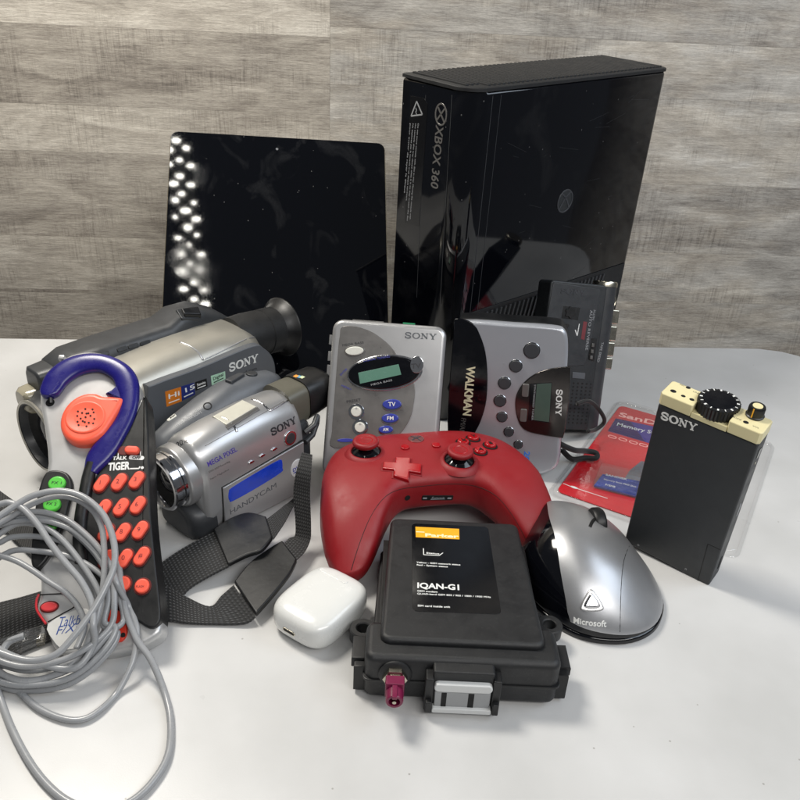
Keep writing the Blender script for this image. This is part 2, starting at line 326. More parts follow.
# ------------------------------------------------------------------ table and wall
def wood():
    m, nt, b, N, L = nmat('weathered_wood_planks')
    tc = N('ShaderNodeTexCoord'); at = N('ShaderNodeAttribute'); at.attribute_name = 'tint'; sep = N('ShaderNodeSeparateColor'); L(at.outputs['Color'], sep.inputs[0])
    off = N('ShaderNodeCombineXYZ'); mm = N('ShaderNodeMath'); mm.operation = 'MULTIPLY'; mm.inputs[1].default_value = 97; L(sep.outputs[1], mm.inputs[0]); L(mm.outputs[0], off.inputs[0]); L(mm.outputs[0], off.inputs[2])
    ad = N('ShaderNodeVectorMath'); L(tc.outputs['Object'], ad.inputs[0]); L(off.outputs[0], ad.inputs[1])
    def noise(sc, scale, det=8, ro=.65, dist=0):
        mp = N('ShaderNodeMapping'); mp.inputs['Scale'].default_value = sc; L(ad.outputs[0], mp.inputs[0]); n = N('ShaderNodeTexNoise'); n.inputs['Scale'].default_value = scale; n.inputs['Detail'].default_value = det; n.inputs['Roughness'].default_value = ro; n.inputs['Distortion'].default_value = dist; L(mp.outputs[0], n.inputs[0]); return n.outputs[0]
    def rng(s, a, b_, c, d):
        r = N('ShaderNodeMapRange'); r.inputs[1].default_value = a; r.inputs[2].default_value = b_; r.inputs[3].default_value = c; r.inputs[4].default_value = d; L(s, r.inputs[0]); return r.outputs[0]
    def mathn(op, a, b_):
        n = N('ShaderNodeMath'); n.operation = op
        for i, v in enumerate((a, b_)):
            if isinstance(v, (int, float)): n.inputs[i].default_value = v
            else: L(v, n.inputs[i])
        return n.outputs[0]
    grain = noise((.10, 1, 1.9), 3.0, 9, .75, .35); fine = noise((.55, 1, 3.4), 3.6, 5, .75); saw = noise((3.0, 1, .16), 1.5, 7, .75, .5); big = noise((.10, 1, .5), .8, 4, .6, .8); mask = noise((.3, 1, .5), .45, 3, .6)
    sawm = mathn('MULTIPLY', rng(saw, .46, .66, 0, 1), rng(mask, .44, .6, 0, 1))
    cen = lambda x, k: mathn('MULTIPLY', mathn('SUBTRACT', x, .5), k)
    v = mathn('ADD', mathn('ADD', cen(grain, .95), cen(fine, .7)), mathn('ADD', cen(big, 1.0), .78))
    v = mathn('SUBTRACT', v, mathn('MULTIPLY', sawm, .23)); v = mathn('ADD', v, cen(sep.outputs[0], .95))
    cr = N('ShaderNodeValToRGB'); e = cr.color_ramp.elements; e[0].position = .02; e[0].color = (*lin((98, 91, 84)), 1); e[1].position = .98; e[1].color = (*lin((226, 219, 206)), 1)
    k = e.new(.3); k.color = (*lin((142, 134, 124)), 1); k = e.new(.6); k.color = (*lin((180, 172, 160)), 1)
    L(v, cr.inputs[0])
    mx = N('ShaderNodeMix'); mx.data_type = 'RGBA'; mx.blend_type = 'MIX'; L(cr.outputs[0], mx.inputs[6])
    bw = N('ShaderNodeHueSaturation'); bw.inputs['Saturation'].default_value = .0; bw.inputs['Value'].default_value = 1.0; L(cr.outputs[0], bw.inputs['Color'])
    tint = N('ShaderNodeMix'); tint.data_type = 'RGBA'; tint.blend_type = 'MULTIPLY'; tint.inputs[0].default_value = 1; L(bw.outputs[0], tint.inputs[6]); tint.inputs[7].default_value = (.97, 1.0, 1.01, 1)
    L(tint.outputs[2], mx.inputs[7]); L(mathn('MULTIPLY', rng(noise((.1, 1, .5), .7, 4), .42, .6, 0, 1), mathn('ADD', sep.outputs[2], 0)), mx.inputs[0])
    L(mx.outputs[2], b.inputs['Base Color']); b.inputs['Roughness'].default_value = .55
    bp = N('ShaderNodeBump'); bp.inputs['Strength'].default_value = .5; bp.inputs['Distance'].default_value = .08; L(v, bp.inputs['Height']); L(bp.outputs[0], b.inputs['Normal']); return m
WY, WS = 88.0, .088                            # wall plane y = WY + WS x
def wpt(x, z, o=0): return (x, WY+WS*x-o, z)
bm = BM(); lay = bm.loops.layers.color.new('tint'); J = -8.9
cols = {0: (-160, J, [(-45, -.2, .5), (-.2, .2, .45), (.2, 6.4, .62), (6.4, 12.6, .42), (12.6, 15.5, .5), (15.5, 20.2, .62), (20.2, 27.6, .40), (27.6, 33.5, .62), (33.5, 60, .45)]),
        1: (J, 190, [(-45, 0.2, .5), (.2, 6.3, .52), (6.3, 14.2, .40), (14.2, 23.2, .60), (23.2, 28.6, .52), (28.6, 36, .40), (36, 60, .5)])}
for ci, (x0, x1, rows) in cols.items():
    for z0, z1, t in rows:
        xs = [x0, x1] if ci == 0 else [x0, x0+58+random.random()*30, x1]
        for a, b_ in zip(xs, xs[1:]):
            g = .006; q = [(a+g, z0+g), (b_-g, z0+g), (b_-g, z1-g), (a+g, z1-g)]; n0 = len(bm.faces)
            loft(bm, [[wpt(x, z, -.6) for x, z in q], [wpt(x, z, -.015) for x, z in q], [wpt(x, z, 0) for x, z in inset(q, .012)]])
            bm.faces.ensure_lookup_table(); rr = random.random()
            for f in bm.faces[n0:]:
                for l in f.loops: l[lay] = (min(1, max(0, t)), rr, .2 if ci == 0 else .55, 1)
o = finish('wall', bm, wood(), wn=False); o['kind'] = 'structure'
def tabletop():
    m, nt, b, N, L = nmat('white_laminate'); tc = N('ShaderNodeTexCoord')
    n = N('ShaderNodeTexNoise'); n.inputs['Scale'].default_value = .12; n.inputs['Detail'].default_value = 6; L(tc.outputs['Object'], n.inputs[0])
    cr = N('ShaderNodeValToRGB'); cr.color_ramp.elements[0].position = .3; cr.color_ramp.elements[0].color = (.50, .50, .495, 1); cr.color_ramp.elements[1].position = .7; cr.color_ramp.elements[1].color = (.60, .60, .60, 1); L(n.outputs[0], cr.inputs[0])
    v = N('ShaderNodeTexVoronoi'); v.inputs['Scale'].default_value = .62; L(tc.outputs['Object'], v.inputs[0])
    lt = N('ShaderNodeMath'); lt.operation = 'LESS_THAN'; lt.inputs[1].default_value = .035; L(v.outputs['Distance'], lt.inputs[0])
    mx = N('ShaderNodeMix'); mx.data_type = 'RGBA'; L(cr.outputs[0], mx.inputs[6]); mx.inputs[7].default_value = (.25, .24, .22, 1)
    sc = N('ShaderNodeMath'); sc.operation = 'MULTIPLY'; sc.inputs[1].default_value = .7; L(lt.outputs[0], sc.inputs[0]); L(sc.outputs[0], mx.inputs[0]); L(mx.outputs[2], b.inputs['Base Color'])
    n2 = N('ShaderNodeTexNoise'); n2.inputs['Scale'].default_value = .5; n2.inputs['Detail'].default_value = 8; L(tc.outputs['Object'], n2.inputs[0])
    r = N('ShaderNodeMapRange'); r.inputs[3].default_value = .22; r.inputs[4].default_value = .42; L(n2.outputs[0], r.inputs[0]); L(r.outputs[0], b.inputs['Roughness'])
    n3 = N('ShaderNodeTexNoise'); n3.inputs['Scale'].default_value = 14; L(tc.outputs['Object'], n3.inputs[0]); bp = N('ShaderNodeBump'); bp.inputs['Strength'].default_value = .05; bp.inputs['Distance'].default_value = .05; L(n3.outputs[0], bp.inputs['Height']); L(bp.outputs[0], b.inputs['Normal'])
    return m
bm = BM(); te = [(-75, 5), (43, 5), (43, 74)] + [(43-4+4*math.cos(rad(a)), 74+4*math.sin(rad(a))+.35) for a in (20, 45, 70)] + [(38, 78.6), (-75, 67.9)]
prism(bm, te, -2.2, 0, .12, 3)
o = finish('table', bm, tabletop()); o['kind'] = 'structure'
# ------------------------------------------------------------------ game console
M = pose((3.56, 58.46, .1), 42.2, -2.4, 1.7)
con = thing('game_console', M, 'large glossy black game console standing behind the cassette players', 'game console')
L_, W_, H_ = 23.5, 7.0, 26.6
def crect(r0, i=0, ex=0):   # plan outline x,z of the console with rounded near corner
    out = [(L_-i+ex, -W_+i-ex)]
    for x, z in ((i-ex, -W_+i-ex),): out.append((x, z))
    for k in range(9):
        a = math.pi+math.pi/2*k/8; out.append((r0+i-ex+(r0)*math.cos(a), -(r0+i-ex)+(-(r0)*math.sin(a))))
    for k in range(5):
        a = math.pi/2*(1-k/4); out.append((L_-.6-i+ex+.6*math.cos(a), -.6-i+ex+.6*math.sin(a)))
    return out
bm = BM()
def vloft(bm, ys, outl): loft(bm, [[(x, y, z) for x, z in o_] for y, o_ in zip(ys, outl)])
vloft(bm, [0, .12, H_-.25, H_-.06, H_], [crect(1.9, .1), crect(1.9), crect(1.9), crect(1.85, .06), crect(1.8, .2)])
finish('body', bm, 'conglo', con, M, sharp=50, wn=False)
bm = BM(); vloft(bm, [H_+.002, H_+.22, H_+.28], [crect(1.8, .0, .06), crect(1.8, 0, .06), crect(1.8, .08, .06)])   # matt end cap with vent grooves
capo = finish('end_cap', bm, 'blackm', con, M, sharp=50, wn=False)
for i in range(46):
    x = .55+i*.495
    bm2 = BM() if i == 0 else bm2
    z0 = -W_+.35; z1 = -.42 if x > 1.6 else -1.1
    prism(bm2, [(x, z0), (x+.26, z0), (x+.26, z1), (x, z1)], H_+.27, H_+.40, .05, 2, T=lambda q: Vector((q.x, q.z, q.y)))
finish('vent_ribs', bm2, 'blackm', con, M, wn=False)
# lower vented wedge on the big face
pp = [(.9, .02), (L_-.1, .02), (L_-.1, 9.3), (L_-3.2, 8.4), (.9, 3.2)]
A = Vector(local(M, 460, 316)); B = Vector(local(M, 628, 262)); 
bm = BM(); sl = (B.y-A.y)/(B.x-A.x); wed = [(1.9, .1), (L_-.5, .1), (L_-.5, A.y+sl*(L_-.5-A.x)), (1.9, A.y+sl*(1.9-A.x))]
prism(bm, wed, .0, .05, .02); finish('vent_panel', bm, 'blackm', con, M)
bm = BM(); x = 1.9+.4
while x < L_-3.6:
    yt = A.y+sl*(x-A.x)-.35; yb = max(.4, yt-7.5)
    prism(bm, [(x-1.6, yb), (x-1.6+.22, yb), (x+.22, yt), (x, yt)], .05, .17, .05, 2); x += .56
finish('vent_slats', bm, 'dgrey', con, M)
# seam lines and emblem on the big face
bm = BM(); stroke(bm, (2.15, A.y), (2.15, H_-.3), .05, .0, .012); stroke(bm, (3.0, A.y), (3.0, H_-.3), .04, .0, .01)
finish('panel_seam', bm, 'dgrey', con, M, wn=False)
c = Vector(local(M, 565, 201)); bm = BM(); ringm(bm, ell(c.x, c.y, .98, n=40), ell(c.x, c.y, .86, n=40), 0, .04, .01)
for sx in (-1, 1):
    q = smooth([(c.x-sx*.66, c.y-.66), (c.x-sx*.25, c.y-.02), (c.x+sx*.15, c.y+.42), (c.x+sx*.62, c.y+.72)], 4, False)
    for a, b in zip(q, q[1:]): stroke(bm, a, b, .14, 0.0, .035)
finish('emblem_mark', bm, 'btngrey', con, M, wn=False); bm = BM(); prism(bm, ell(c.x, c.y, .9, n=36), -.05, .006, .002); finish('emblem_disc', bm, 'char', con, M, wn=False)
bm = BM(); random.seed(3)
for k in range(26):
    p = Vector((random.uniform(3.5, 21), random.uniform(9, 25))); a = random.uniform(-.9, .7); l = random.uniform(.3, 2.6)
    stroke(bm, p, p+Vector((math.cos(a), math.sin(a)))*l, .012, .0, .003)
finish('scratches', bm, 'dgrey', con, M, wn=False)
# narrow front face (plane x=0): writing runs downwards
Mn = M @ Matrix(((0, 0, -1, 0), (0, 1, 0, 0), (1, 0, 0, -W_), (0, 0, 0, 1)))     # local x along the narrow face from the left edge
z3 = zf(380, 50, .375)
bm = BM(); lab = locs(Mn, [(z3(x, y))[0] for x, y in ((82, 122), (118, 128), (128, 145), (104, 470), (66, 460))], .0); prism(bm, lab, 0, .02, .008); finish('warning_label', bm, 'label', con, Mn)
bm = BM(); t = [z3(*q)[0] for q in ((83, 176), (98, 137), (113, 172))]; tl = locs(Mn, t, .02)
for i in range(3): stroke(bm, tl[i], tl[(i+1) % 3], .1, .02, .012)
cx = sum(p[0] for p in tl)/3; cy = sum(p[1] for p in tl)/3; stroke(bm, (cx-.12, cy+.18), (cx, cy), .06, .02, .012); stroke(bm, (cx, cy), (cx-.1, cy-.1), .06, .02, .012); stroke(bm, (cx-.1, cy-.1), (cx+.05, cy-.3), .06, .02, .012)
for k, (s, x0) in enumerate((('Do not move console with disc in tray. Moving the console with', 101), ('the console disc tray closed while it is on may scratch the disc', 94), ('Ne deplacez pas la console si un disque est insere', 87), ('pour eviter de rayer le disque', 80))):
    y0, y1 = (195, (450, 455, 400, 380)[k]); a = z3(x0, y0)[0]; b = z3(x0-(y1-y0)*.085, y1)[0]; textpx(bm, Mn, s, a, b, .13, .02)
finish('warning_print', bm, 'greyink', con, Mn, wn=False)
bm = BM(); textpx(bm, Mn, 'XBOX 360', z3(150, 200)[0], z3(136, 366)[0], .8, 0.0, bold=.012, extr=.03)
a = Vector(local(Mn, *z3(163, 172)[0])); ringm(bm, ell(a.x, a.y, .62, .78, 30), ell(a.x, a.y, .5, .66, 30), 0, .04, .01)
for sx in (-1, 1): stroke(bm, (a.x-sx*.38, a.y-.45), (a.x+sx*.34, a.y+.45), .12, 0, .035)
finish('console_logo', bm, 'taupe', con, Mn, wn=False)
bm = BM(); stroke(bm, local(Mn, *z3(122, 120)[0]), local(Mn, *z3(98, 660)[0]), .04, .0, .008); stroke(bm, local(Mn, *z3(192, 120)[0]), local(Mn, *z3(160, 680)[0]), .05, .0, .008); finish('front_seam', bm, 'dgrey', con, Mn, wn=False)

# ------------------------------------------------------------------ tablet
M = pose((-20.8, 59.6, .05), 10.2, 41.5, -2.5); TW, THt = 20.2, 26.2
tab = thing('tablet', M, 'black glass tablet leaning back behind the large grey camcorder', 'tablet')
bm = BM(); prism(bm, rrect(-.05, TW+.05, -.05, THt+.05, .75), -.85, -.03, .25, 4, bot=True); finish('case', bm, 'brass', tab, M)
bm = BM(); prism(bm, rrect(.04, TW-.04, .04, THt-.04, .7), -.1, 0, .03, 3); g = finish('screen_glass', bm, 'screen', tab, M)
bm = BM(); prism(bm, ell(*local(M, 277, 149), .13), 0, .006, .002); finish('camera_lens', bm, 'mgrey', tab, M)
# ------------------------------------------------------------------ lamp seen mirrored in the tablet
lm = bpy.data.materials.new('led_light'); lm.use_nodes = True; nt = lm.node_tree; nt.nodes.clear(); e = nt.nodes.new('ShaderNodeEmission'); e.inputs[0].default_value = (1, .97, .88, 1); e.inputs[1].default_value = 60; oo = nt.nodes.new('ShaderNodeOutputMaterial'); nt.links.new(e.outputs[0], oo.inputs[0])
nw = (M.to_3x3() @ Vector((0, 0, 1))).normalized(); po = M.translation
def mirror(px, py, dist):
    d = ray(px, py); t = (po-CO).dot(nw)/d.dot(nw); p = CO+d*t; r = (d-nw*2*d.dot(nw)).normalized(); return p+r*dist
P0 = mirror(178, 150, 120); P1 = mirror(196, 306, 120); ax = (P0-P1).normalized(); ln = (P0-P1).length; nrm = (po-P0).normalized(); sd = ax.cross(nrm).normalized(); nrm = sd.cross(ax)
ML = Matrix((( sd.x, ax.x, nrm.x, P1.x), (sd.y, ax.y, nrm.y, P1.y), (sd.z, ax.z, nrm.z, P1.z), (0, 0, 0, 1)))
lamp = thing('light_bar', ML, 'long bar of small bright lamps above the table, mirrored in the tablet glass', 'lamp')
bm = BM(); box(bm, -3, 3, -3, ln+3, -2, -.6, .2); finish('housing', bm, 'hole', lamp, ML)
bm = BM(); n = 10; random.seed(5)
for i in range(n):
    y = ln*i/(n-1)
    for x, dy in ((-2.2, 0), (2.2, ln/(n-1)*.12), (0, ln/(n-1)*.5)):
        jx, jy, k = random.uniform(-.35, .35), random.uniform(-.5, .5), random.uniform(.75, 1.25)
        lathe(bm, [(.0, -.5), (.52*k, -.5), (.52*k, -.1), (.3*k, .1), (0, .15)], (x+jx, y+dy+jy, 0), (0, 0, 1), 10, sx=random.uniform(.8, 1), sy=random.uniform(1.1, 1.9), rot=.2)
finish('bulbs', bm, lm, lamp, ML, wn=False)

# ------------------------------------------------------------------ silver cassette player with oval display
M = pose((-5.45, 47.85, 1.35), -3.3, 27, 0); z6 = zf(310, 300, .1875); A_, B_ = 8.3, 11.46
wm = thing('cassette_player', M, 'silver cassette player with oval display and blue TV, FM and AM buttons', 'cassette player')
bm = BM(); prism(bm, rrect(0, A_, 0, B_, .75, 6), -2.9, -.55, .35, 4, bot=True); finish('back_shell', bm, 'black', wm, M)
bm = BM(); prism(bm, rrect(.04, A_-.04, .04, B_-.04, .8, 6), -.6, 0, .32, 5); finish('front_lid', bm, 'silver', wm, M)
def poly(M, z, f, *p): return locs(M, f(*p), z)
bm = BM(); pl = smooth(poly(M, 0, z6, 172, 142, 250, 142, 330, 170, 400, 218, 450, 268, 480, 320, 540, 400, 560, 470, 552, 560, 530, 640, 480, 715, 420, 760, 130, 790, 118, 700, 128, 560, 140, 400, 152, 250, 160, 190), 4)
prism(bm, pl, 0, .05, .04); finish('control_panel', bm, 'taupe', wm, M)
bm = BM(); c = local(M, *z6(377, 388)[0]); prism(bm, ell(c[0]+.3, c[1]+.02, 2.72, 1.3, 48, 9), .03, .16, .08); finish('display_rim', bm, 'chrome', wm, M)
bm = BM(); prism(bm, ell(c[0]+.25, c[1]+.03, 2.58, 1.18, 48, 9), .05, .26, .14, 5); finish('display_bezel', bm, 'gloss', wm, M)
bm = BM(); prism(bm, poly(M, .26, z6, 257, 388, 472, 342, 487, 398, 267, 447), .25, .275, .01); finish('display', bm, 'lcd', wm, M)
bm = BM(); textpx(bm, M, 'DIGITAL TUNING', z6(285, 330)[0], z6(425, 306)[0], .16, .27); textpx(bm, M, 'ENTER', z6(165, 405)[0], z6(200, 370)[0], .14, .2); textpx(bm, M, 'MENU', z6(165, 460)[0], z6(215, 480)[0], .14, .2)
finish('bezel_print', bm, 'blueink', wm, M, wn=False)
bm = BM(); textpx(bm, M, 'MEGA BASS', z6(325, 458)[0], z6(437, 432)[0], .14, .27); finish('bass_print', bm, 'greyink', wm, M, wn=False)
bm = BM(); tv = local(M, *z6(570, 345)[0], .2); prism(bm, ell(tv[0]-.0, tv[1], .48, .62, 24), .1, .30, .04); o = finish('tv_badge', bm, 'chrome', wm, M)
bm = BM(); textpx(bm, M, 'TV', z6(540, 365)[0], z6(592, 362)[0], .34, .31, .02); finish('tv_print', bm, 'darkink', wm, M, wn=False)
bm = BM(); a = Vector(local(M, *z6(505, 203)[0])); b = Vector(local(M, *z6(672, 212)[0])); serif_word(bm, a, .42, (b-a).length, math.degrees(math.atan2(b.y-a.y, b.x-a.x)), 0, .02); finish('lettering', bm, 'mgrey', wm, M, wn=False)
bm = BM(); textpx(bm, M, 'MEGA BASS', z6(172, 248)[0], z6(285, 232)[0], .17, .052); textpx(bm, M, 'PRESET', z6(195, 550)[0], z6(270, 538)[0], .19, .052); finish('panel_print', bm, 'darkink', wm, M, wn=False)
def button(par, M, c, rx, ry, m, rim=None, h=.14, rot=0, z=.03, n=30, rimw=.1, name='button'):
    if rim:
        bm = BM(); ringm(bm, ell(c[0], c[1], rx+rimw, ry+rimw, n, rot), ell(c[0], c[1], rx+.02, ry+.02, n, rot), z, z+.06, .02); r = finish('button_rim', bm, rim, par, M)
        bm = BM(); prism(bm, ell(c[0], c[1], rx+.03, ry+.03, n, rot), z-.01, z+.012, .004); finish('button_well', bm, 'hole', par, M)
    bm = BM(); prism(bm, ell(c[0], c[1], rx, ry, n, rot), z, z+h, min(h*.5, .07)); return finish(name, bm, m, par, M)
button(wm, M, local(M, *z6(238, 272)[0]), .66, .32, 'offwhite', 'taupe', .16, 8)
for q, s in (((438, 556), 'TV'), ((428, 630), 'FM'), ((405, 690), 'AM')):
    c = local(M, *z6(*q)[0]); k = (.92, .82, .70)[('TV', 'FM', 'AM').index(s)]
    cc = (c[0], c[1]-.1); bm = BM(); prism(bm, ell(cc[0], cc[1], .78*k, .46*k, 30, 6), .04, .1, .04); finish('button_rim', bm, 'chrome', wm, M)
    bt = button(wm, M, c, .74*k, .40*k, 'btnblue', None, .2, 6, .04, name='band_button')
    bm = BM(); text(bm, s, (c[0]-.27*k, c[1]-.17*k), .46*k, 5, .015, z=.25, fit=.56*k); t = finish('band_print', bm, 'white', wm, M, wn=False)
for q in ((248, 595), (268, 678)):
    c = local(M, *z6(*q)[0]); button(wm, M, c, .37, .37, 'offwhite', 'chrome', .3, rimw=.2, name='preset_button')
    bm = BM(); text(bm, '+', (c[0]-.1, c[1]+.12), .35, z=.335); finish('button_mark', bm, 'greyink', wm, M, wn=False)
c = local(M, 323, 445)
bm = BM(); prism(bm, ell(*local(M, *z6(190, 748)[0]), .6, .13, 20, 5), .05, .09, .02); finish('blue_badge', bm, 'blueink', wm, M)
for i, (y0, y1) in enumerate(((9.6, 10.3), (8.4, 9.1), (7.0, 8.1), (5.9, 6.6))):
    bm = BM(); box(bm, -.28, .05, y0, y1, -1.9, -1.0, .08); finish('side_key', bm, 'silver', wm, M)
bm = BM(); box(bm, 5.0, 5.9, B_-.05, B_+.16, -2.0, -1.3, .06); finish('top_switch', bm, mat('green_switch', (30, 120, 80), .3), wm, M)
bm = BM(); box(bm, 1.3, 3.6, B_-.05, B_+.1, -2.0, -1.2, .05); finish('top_slider', bm, 'taupe', wm, M)

# ------------------------------------------------------------------ second cassette player standing on its end
M = pose((4.18, 51.81, .41), -9.1, 8, 3.1); z7 = zf(440, 270, .25); A_, B_ = 8.16, 11.44
fx = thing('cassette_player', M, 'cassette player on its end, black spine and row of round grey buttons', 'cassette player')
bm = BM(); ol = [(0, .25), (.3, 0)] + rrect(.2, A_, 0, B_, 1.1, 6)[:0]
def sill(i=0):
    return smooth([(0+i, .6), (.6, 0+i), (3, -.35+i), (5.8, -.4+i), (7.3, -.1+i), (A_-i, .8), (A_+.02-i, 3), (A_-i, 7), (A_-.1-i, B_-1.4), (A_-.5, B_-.25-i), (A_-1.4, B_-i), (4, B_+.02-i), (.7, B_-i), (0+i, B_-.7), (0+i, 6), (0+i, 3)], 4)
prism(bm, sill(), -2.8, -.5, .3, 4, bot=True); finish('back_shell', bm, 'black', fx, M)
bm = BM(); prism(bm, sill(.05), -.55, 0, .3, 5); finish('front_lid', bm, 'bluesilver', fx, M)
bm = BM(); pl = poly(M, 0, z7, 62, 195, 130, 212, 160, 260, 182, 330, 190, 420, 186, 520, 165, 600, 135, 660, 100, 720, 45, 760, 30, 600, 42, 400, 55, 250); prism(bm, smooth(pl, 4), -.1, .06, .05); finish('dark_spine', bm, 'gloss', fx, M)
bm = BM(); textpx(bm, M, 'WALKMAN', z7(108, 385)[0], z7(92, 582)[0], .62, .062, .03); finish('spine_lettering', bm, mat('pale_gold_print', (214, 208, 176), .4), fx, M, wn=False)
bm = BM(); textpx(bm, M, 'FM/AM', z7(86, 590)[0], z7(78, 650)[0], .38, .062); finish('band_print', bm, 'taupe', fx, M, wn=False)
for q, r in (((367, 322), .56), ((303, 384), .44), ((258, 452), .44), ((240, 523), .43), ((248, 587), .38), ((275, 647), .35), ((313, 698), .31)):
    button(fx, M, local(M, *z7(*q)[0]), r*.98, r*1.0, 'btngrey', 'chrome', .12, rimw=.07, z=.0, name='round_button')
bm = BM(); pl = smooth(poly(M, 0, z7, 522, 385, 450, 392, 385, 412, 335, 450, 305, 500, 302, 560, 318, 615, 350, 645, 420, 662, 492, 672), 4, False) + smooth(poly(M, 0, z7, 500, 640, 516, 520, 523, 400), 2, False)[:-1]
prism(bm, pl, -.05, .10, .08, 4); finish('display_housing', bm, mat('smoked_chrome', (90, 86, 84), .12, metal=.95), fx, M)
bm = BM(); prism(bm, poly(M, .1, z7, 360, 455, 448, 450, 438, 612, 352, 600), .09, .16, .04); finish('display_frame', bm, 'gloss', fx, M)
bm = BM(); prism(bm, poly(M, .16, z7, 388, 456, 446, 453, 436, 608, 374, 600), .155, .172, .006); finish('display', bm, 'lcd2', fx, M)
bm = BM(); textpx(bm, M, 'SYNTHESIZED TUNER', z7(377, 458)[0], z7(366, 600)[0], .13, .17); finish('display_print', bm, 'greyink', fx, M, wn=False)
bm = BM(); a = Vector(local(M, *z7(466, 478)[0], .1)); b = Vector(local(M, *z7(462, 580)[0], .1)); serif_word(bm, a, .42, (b-a).length, math.degrees(math.atan2(b.y-a.y, b.x-a.x)), .1, .03); finish('lettering', bm, 'white', fx, M, wn=False)
for q in ((342, 480), (334, 580)):
    c = local(M, *z7(*q)[0], .1); bm = BM(); prism(bm, rrect(c[0]-.24, c[0]+.24, c[1]-.5, c[1]+.5, .12), .09, .24, .06); finish('tuning_key', bm, 'taupe', fx, M)
bm = BM(); textpx(bm, M, '20', z7(338, 724)[0], z7(334, 762)[0], .42, 0, .03); textpx(bm, M, 'PRESET', z7(336, 765)[0], z7(332, 790)[0], .28, 0); finish('blue_print', bm, mat('bright_blue_print', (66, 120, 210), .4), fx, M, wn=False)
bm = BM()
for i, q in enumerate(((215, 470), (205, 553), (215, 620), (247, 680), (290, 728), (252, 372))): text(bm, str(i+1), local(M, *z7(*q)[0]), .22, -85)
finish('button_numbers', bm, 'greyink', fx, M, wn=False)

# ------------------------------------------------------------------ small dark microcassette recorder
M = pose((10.89, 56.19, 1.5), 18, 17.3, -8.2); z8 = zf(540, 270, .125); A_, B_ = 6.3, 12.0
mc = thing('microcassette_recorder', M, 'dark grey recorder leaning on the game console, metal keys down its right edge', 'voice recorder')
bm = BM(); prism(bm, rrect(0, A_-1.2, 0, B_, .3, 4), -2.2, 0, .14, 3, bot=True); finish('body', bm, 'char', mc, M)
bm = BM(); tube(bm, [(A_-.9, y, -.95) for y in (0, .05, B_-.1, B_-.05)], .98, 28); finish('rounded_edge', bm, 'dgrey', mc, M)
bm = BM(); tube(bm, [(A_-.9, y, -.95) for y in (B_-.1, B_+.22, B_+.34)], lambda t: 1.02 if t < .5 else .94, 28); finish('metal_cap', bm, 'brass', mc, M)
def mz(*p): return poly(M, 0, z8, *p)
bm = BM(); prism(bm, mz(108, 98, 480, 155, 400, 620, 350, 760, 60, 780, 50, 400), 0, .05, .03); finish('cassette_lid', bm, 'dgrey', mc, M)
bm = BM(); a, b = mz(160, 185, 352, 208); a = Vector(a); b = Vector(b); serif_word(bm, a, .44, (b-a).length, math.degrees(math.atan2(b.y-a.y, b.x-a.x)), .05, .02); finish('lettering', bm, 'btngrey', mc, M, wn=False)
bm = BM(); prism(bm, mz(185, 285, 320, 300, 300, 400, 170, 385), .04, .08, .02); finish('window', bm, 'black', mc, M)
bm = BM(); c = mz(238, 338)[0]; g = []
for k in range(24): r = .38 if k % 4 < 2 else .48; g.append((c[0]+r*math.cos(k*math.pi/12), c[1]+r*math.sin(k*math.pi/12)))
prism(bm, g, .06, .16, .03); finish('spindle', bm, 'hole', mc, M)
bm = BM(); prism(bm, ell(*mz(215, 445)[0], .16), .05, .1, .02); finish('knob', bm, 'hole', mc, M)
bm = BM(); textpx(bm, M, 'AUTO REVERSE', *z8(402, 320, 362, 640), .24, .052); textpx(bm, M, 'M-679V', *z8(428, 318, 415, 400), .2, .052); finish('side_print', bm, 'greyink', mc, M, wn=False)
bm = BM(); prism(bm, mz(345, 410, 375, 415, 352, 560, 325, 550), .05, .056, .002); finish('red_print', bm, mat('dim_red_print', (112, 44, 50), .5), mc, M)
bm = BM(); a, b = mz(312, 430, 295, 525); stroke(bm, a, b, .07, .05); stroke(bm, b, (b[0]-.25, b[1]+.45), .08, .05); finish('arrow_print', bm, 'white', mc, M, wn=False)
bm = BM(); prism(bm, mz(405, 545, 455, 550, 432, 730, 385, 715), 0, .06, .03); fo = finish('switch_well', bm, 'hole', mc, M)
bm = BM()
for q in ((418, 600), (412, 650), (405, 698)): c = mz(*q)[0]; box(bm, c[0]-.12, c[0]+.12, c[1]-.15, c[1]+.15, .03, .16, .04)
finish('slide_switch', bm, 'taupe', mc, M)
Mr = M
bm = BM(); textpx(bm, M, 'TAPE SPEED', *z8(492, 575, 455, 735), .22, .03); finish('edge_print', bm, 'greyink', mc, M, wn=False)
bm = BM(); prism(bm, poly(M, 0, z7, 530, 408, 580, 412, 578, 436, 528, 432), -.0, .05, .02); finish('battery_badge', bm, 'mgrey', mc, M)
for y0, y1 in ((8.9, 10.1), (7.5, 8.75), (6.2, 7.4), (5.1, 6.1)):
    bm = BM(); prism(bm, rrect(y0, y1, -2.1, -.75, .12), A_-.15, A_+.72, .1, T=lambda q: Vector((q.z, q.x, q.y))); finish('metal_key', bm, 'brass', mc, M)
bm = BM(); tube(bm, [(A_+.0, 10.3, -1.3), (A_+.4, 10.35, -1.3), (A_+.55, 10.8, -1.3), (A_+.4, 11.2, -1.3), (A_, 11.3, -1.3)], .07, 8); finish('strap_loop', bm, 'brass', mc, M)
bm = BM(); 
for i in range(12):
    for j in range(11): prism(bm, ell(.8+j*.4, .6+i*.3, .09, n=6), .0, .02, .005, 1)
finish('speaker_grille', bm, 'hole', mc, M, wn=False)
def cord(name, pts, r, m, sub=7, par=None):
    bm = BM(); tube(bm, smooth(pts, sub, False), r, 9); return finish(name, bm, m, par, wn=False, sharp=180)
